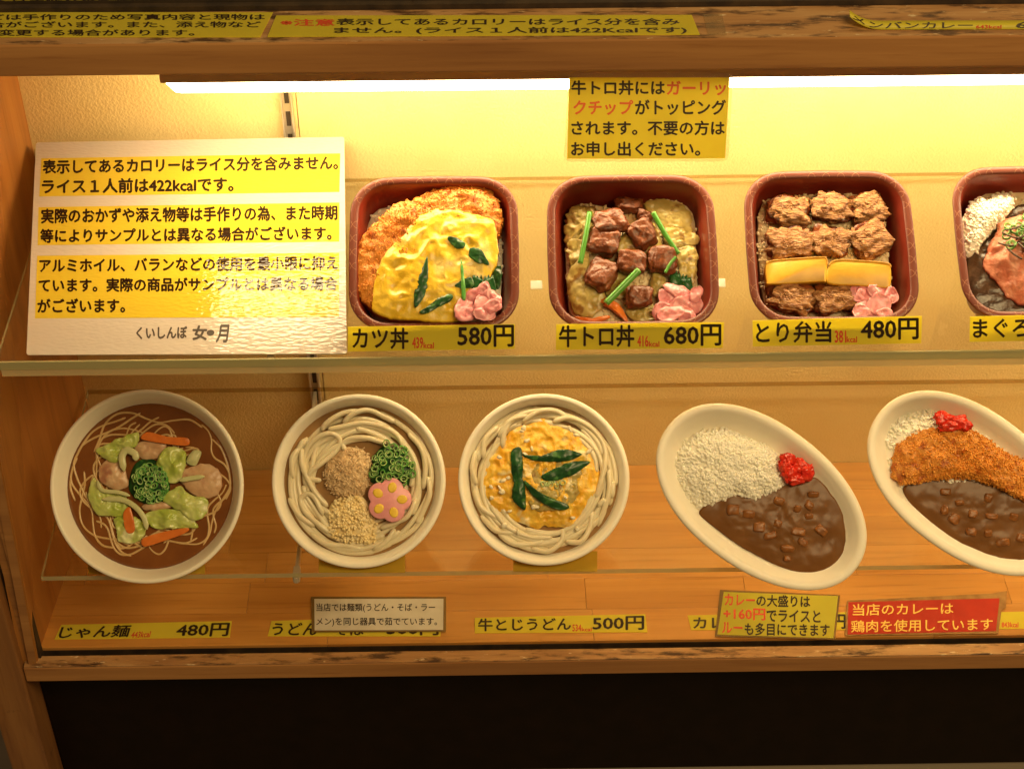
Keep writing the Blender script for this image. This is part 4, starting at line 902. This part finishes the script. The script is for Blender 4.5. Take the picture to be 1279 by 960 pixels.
# flower fish cake
c = d.p(613, 570, 0)[:2]; Rf = d.L(104); pl = []
for t in np.linspace(0, 2*pi, 90, endpoint=False):
    m5 = abs(cos((t-radians(75))*2.5)); r = Rf*(.80+.20*m5**.7); pl.append((c[0]+r*cos(t), c[1]+r*sin(t)))
pl = np.array(pl); rg = [np.c_[pl, np.full(90, -.0065)], np.c_[pl, np.full(90, .0012)], np.c_[c+(pl-c)*.985, np.full(90, .0020)], np.c_[c+(pl-c)*.95, np.full(90, .0024)]]
fc = part(loft(rg), 'flower_fish_cake', M['cake_pink'], d)
for i in range(5):
    t = radians(75+72*i); q = c+np.array([cos(t), sin(t)])*Rf*.58
    pp = [(q[0]+Rf*(.24*cos(s)*cos(t)-.20*sin(s)*sin(t)), q[1]+Rf*(.24*cos(s)*sin(t)+.20*sin(s)*cos(t))) for s in np.linspace(0, 2*pi, 16, endpoint=False)]
    part(blob(pp, .0025, .0003, 2, 0, 1, 3, 20, 0, smooth=False, edge=.0004), 'petal_spot', M['cake_yellow'], fc)

# ---- egg udon bowl
loops = [[(250, 330), (260, 250), (310, 190), (390, 160), (470, 160)], [(230, 280), (290, 200), (370, 180)], [(340, 210), (420, 160), (500, 160), (560, 200)], [(480, 210), (560, 190), (650, 230), (710, 300), (725, 380), (700, 500), (680, 560)],
         [(160, 380), (170, 290), (230, 230)], [(130, 500), (110, 420), (130, 340)], [(120, 520), (150, 600), (220, 650), (270, 690)], [(150, 640), (220, 710), (310, 720)], [(190, 590), (270, 690), (380, 740), (480, 740)],
         [(230, 720), (300, 770), (400, 770), (440, 755)], [(380, 790), (460, 805), (520, 760), (530, 700)], [(540, 760), (610, 760), (650, 700), (665, 620)], [(740, 430), (740, 540), (690, 690)], [(690, 600), (720, 570), (710, 640), (650, 700)], [(760, 480), (755, 560)]]
d, rs = udon_bowl(679.5, 598.5, .0840, 'white foam bowl of udon topped with cooked egg and dark green leek slices', (560, 470, 3.692), 44, loops, .62)
eg = blob(d.o([(150, 520), (160, 420), (200, 330), (270, 270), (350, 220), (440, 205), (520, 225), (600, 260), (650, 330), (690, 400), (690, 500), (670, 580), (610, 640), (580, 700), (500, 690), (400, 700), (300, 670), (230, 620), (170, 590)], -.003), -.0080, .0064, 3, .0026, 130, 34, 140, 7, jag=.0026, jns=170, edge=.003, ridge=True)
part(eg, 'egg_topping', M['egg_orange'], d)
part(blob(d.o([(380, 420), (470, 380), (600, 420), (620, 500), (560, 590), (480, 620), (380, 600), (360, 500)], -.002), -.0030, .0018, 3, .0016, 140, 18, 80, 9, jag=.0015, edge=.002, ridge=True), 'onion_bed', M['cabbage'], d)
for i, ol in enumerate([[(290, 350), (325, 325), (340, 350), (342, 470), (318, 510), (295, 460)], [(295, 540), (315, 465), (350, 490), (357, 610), (335, 608), (305, 580)], [(335, 360), (400, 372), (520, 335), (600, 350), (615, 362), (540, 390), (400, 388)],
        [(430, 455), (480, 430), (560, 395), (645, 390), (640, 410), (560, 460), (490, 480), (440, 478)], [(350, 475), (400, 520), (480, 560), (550, 590), (555, 610), (500, 612), (420, 575), (365, 520)]]):
    leek(d, ol, -.0002+.0004*i, 60+i, 'green', .0018)
onion_rings([d.p(420+rs.rand()*110, 470+rs.rand()*40, -.001) for _ in range(10)], M['onion_in'], M['leek_pale'], d.root, 17, r=(.0018, .0036))
mb = MB()
for i in range(26):
    a, r = rs.rand()*2*pi, (.25+.5*rs.rand())*d.R; c = np.array([r*cos(a)-.002, r*sin(a)+.002, -.0012]); mb.add(*chunk(c, (.003+.005*rs.rand(), .002+.003*rs.rand(), .0022), rs.rand()*3, i, 2.2, .4, 0, 2, (10, 7)))
mb.build('egg_white_bits', mat('egg_white', (.80, .74, .58), .25, (.76, .66, .42), 120, coat=.5), d.root, kind='stuff')

# ================================================================== CURRY PLATES
AE, BE, ANG = .1125, .0695, radians(-37.5)
def egg_outline(s, n=96, off=0.0):
    t = np.linspace(0, 2*pi, n, endpoint=False); c, s_ = np.cos(t), np.sin(t)
    x = (AE-off)*np.sign(c)*np.abs(c)**.94; y = (BE-off)*np.sign(s_)*np.abs(s_)**.94*(1-.03*c)
    x, y = x*s, y*s
    return np.c_[x*cos(ANG)-y*sin(ANG), x*sin(ANG)+y*cos(ANG)]
def plate(cx, cy, label, crop):
    sl = 46; d = Dish(cx, cy, Z1+.0845, sl, 'curry_plate', label, 'plate', 'oval curry plates on the lower shelf').crop(*crop)
    pr = [(.050, -.024), (.046, -.026), (.043, -.026), (.010, -.0095), (.004, -.006), (.0008, -.0045), (0, -.0022), (.0006, -.0005), (.0025, .0003), (.0065, .0001), (.0095, -.0016), (.0150, -.0085), (.0215, -.0140), (.034, -.0175), (.048, -.018)]
    part(loft([np.c_[egg_outline(1, off=o_), np.full(96, z)] for o_, z in pr]), 'oval_dish', M['foam'], d)
    stand(d, -.02, .03, .0255, .03, Z1); return d
def cubes(d, spec, h, seed):
    for i, (x, y, w, hh, a) in enumerate(spec): part(chunk(d.p(x, y, h), (d.L(w), d.L(hh), .006), radians(-a), seed+i, 3.6, .14, .2*(i % 3-1), 1.5, (20, 14)), 'vegetable_cube', M['curry_cube'], d)
d = plate(952, 621, 'oval white plate of plain white rice and dark curry with red pickles', (810, 490, 3.692))
cur = blob(d.o([(235, 545), (330, 480), (500, 450), (620, 430), (765, 390), (830, 450), (885, 530), (912, 640), (900, 730), (850, 800), (780, 828), (690, 828), (560, 780), (430, 710), (330, 640), (265, 590)], -.0085), -.0105, .0022, 4, .0009, 70, 30, 120, 3, jag=.0006, jns=120, edge=.006)
part(cur, 'curry_sauce', M['curry'], d)
ol = [(150, 440), (130, 360), (140, 280), (200, 200), (300, 165), (380, 175), (470, 210), (560, 250), (620, 300), (625, 370), (652, 425), (600, 460), (530, 490), (440, 480), (380, 490), (320, 520), (250, 545), (190, 500)]
grains(d.o(ol, -.003), -.0135, .0125, 1500, M['rice'], d.root, 51, (.0050, .0023, .0020))
cubes(d, [(508, 620, 55, 50, 3), (595, 605, 40, 36, 20), (685, 535, 38, 34, 10), (740, 520, 45, 40, 35), (795, 635, 60, 40, 40), (640, 720, 60, 36, 5), (560, 660, 60, 34, -15), (710, 690, 50, 36, 30), (460, 560, 60, 40, 10), (640, 765, 36, 30, 0), (600, 500, 50, 40, 20), (740, 570, 40, 30, 0), (690, 640, 70, 40, 10), (390, 540, 60, 50, 0), (760, 470, 50, 30, 0)], -.0096, 70)
mb = MB(); rs = np.random.RandomState(4)
for i, (x, y, w, h, a) in enumerate([(640, 310, 70, 60, 10), (700, 340, 80, 60, 30), (650, 370, 80, 70, 60), (720, 375, 70, 60, 0), (680, 400, 80, 50, 0), (630, 340, 50, 70, 0), (740, 360, 40, 50, 0)]):
    part(chunk(d.p(x, y, -.004), (d.L(w), d.L(h), .008), radians(-a), 100+i, 2.4, .45, .2, 2.4, (22, 16)), 'red_pickle', M['red_pickle'], d)
d = plate(1215, 604, 'oval white plate of curry with a crumbed pork cutlet, cut by the right edge', (1070, 470, 3.4286))
grains(d.o([(110, 330), (120, 230), (180, 160), (260, 120), (340, 130), (480, 200), (640, 320), (700, 420), (500, 480), (300, 470), (180, 480), (140, 420)], -.006), -.0145, .008, 1100, M['rice'], d.root, 61, (.0050, .0023, .0020))
cur = blob(d.o([(203, 480), (260, 440), (460, 430), (700, 480), (880, 560), (900, 700), (860, 780), (760, 820), (640, 815), (500, 760), (380, 680), (290, 600), (230, 540)], -.0085), -.0105, .0026, 4, .0008, 70, 30, 120, 5, jag=.0006, jns=120, edge=.006)
part(cur, 'curry_sauce', M['curry'], d)
ct = blob(d.o([(158, 420), (165, 330), (210, 270), (270, 232), (340, 220), (420, 212), (480, 225), (560, 262), (640, 320), (720, 360), (800, 430), (840, 520), (800, 560), (700, 520), (600, 470), (480, 440), (380, 440), (280, 452), (200, 462)], -.001), -.0065, .0080, 3.2, .0026, 120, 30, 140, 14, jag=.0016, jns=420, edge=.006)
cu_ = part(ct, 'pork_cutlet', M['cutlet'], d); crumbs(ct, 4200, M['crumb'], cu_, 25, .0016)
cubes(d, [(376, 572, 38, 40, 5), (415, 608, 50, 44, 35), (562, 520, 36, 40, 20), (495, 590, 40, 36, 10), (575, 598, 55, 26, 5), (670, 600, 40, 36, 15), (490, 665, 45, 34, 10), (625, 710, 60, 36, -10), (560, 670, 36, 30, 0), (380, 495, 50, 30, 0), (700, 690, 40, 36, 20), (440, 540, 40, 26, 0)], -.0092, 130)
for i, (x, y, w, h, a) in enumerate([(380, 185, 90, 60, 10), (430, 190, 80, 50, -10), (400, 210, 90, 50, 0), (460, 210, 60, 50, 30)]):
    part(chunk(d.p(x, y, -.001), (d.L(w), d.L(h), .008), radians(-a), 120+i, 2.4, .4, .2, 2.4, (22, 16)), 'red_pickle', M['red_pickle'], d)
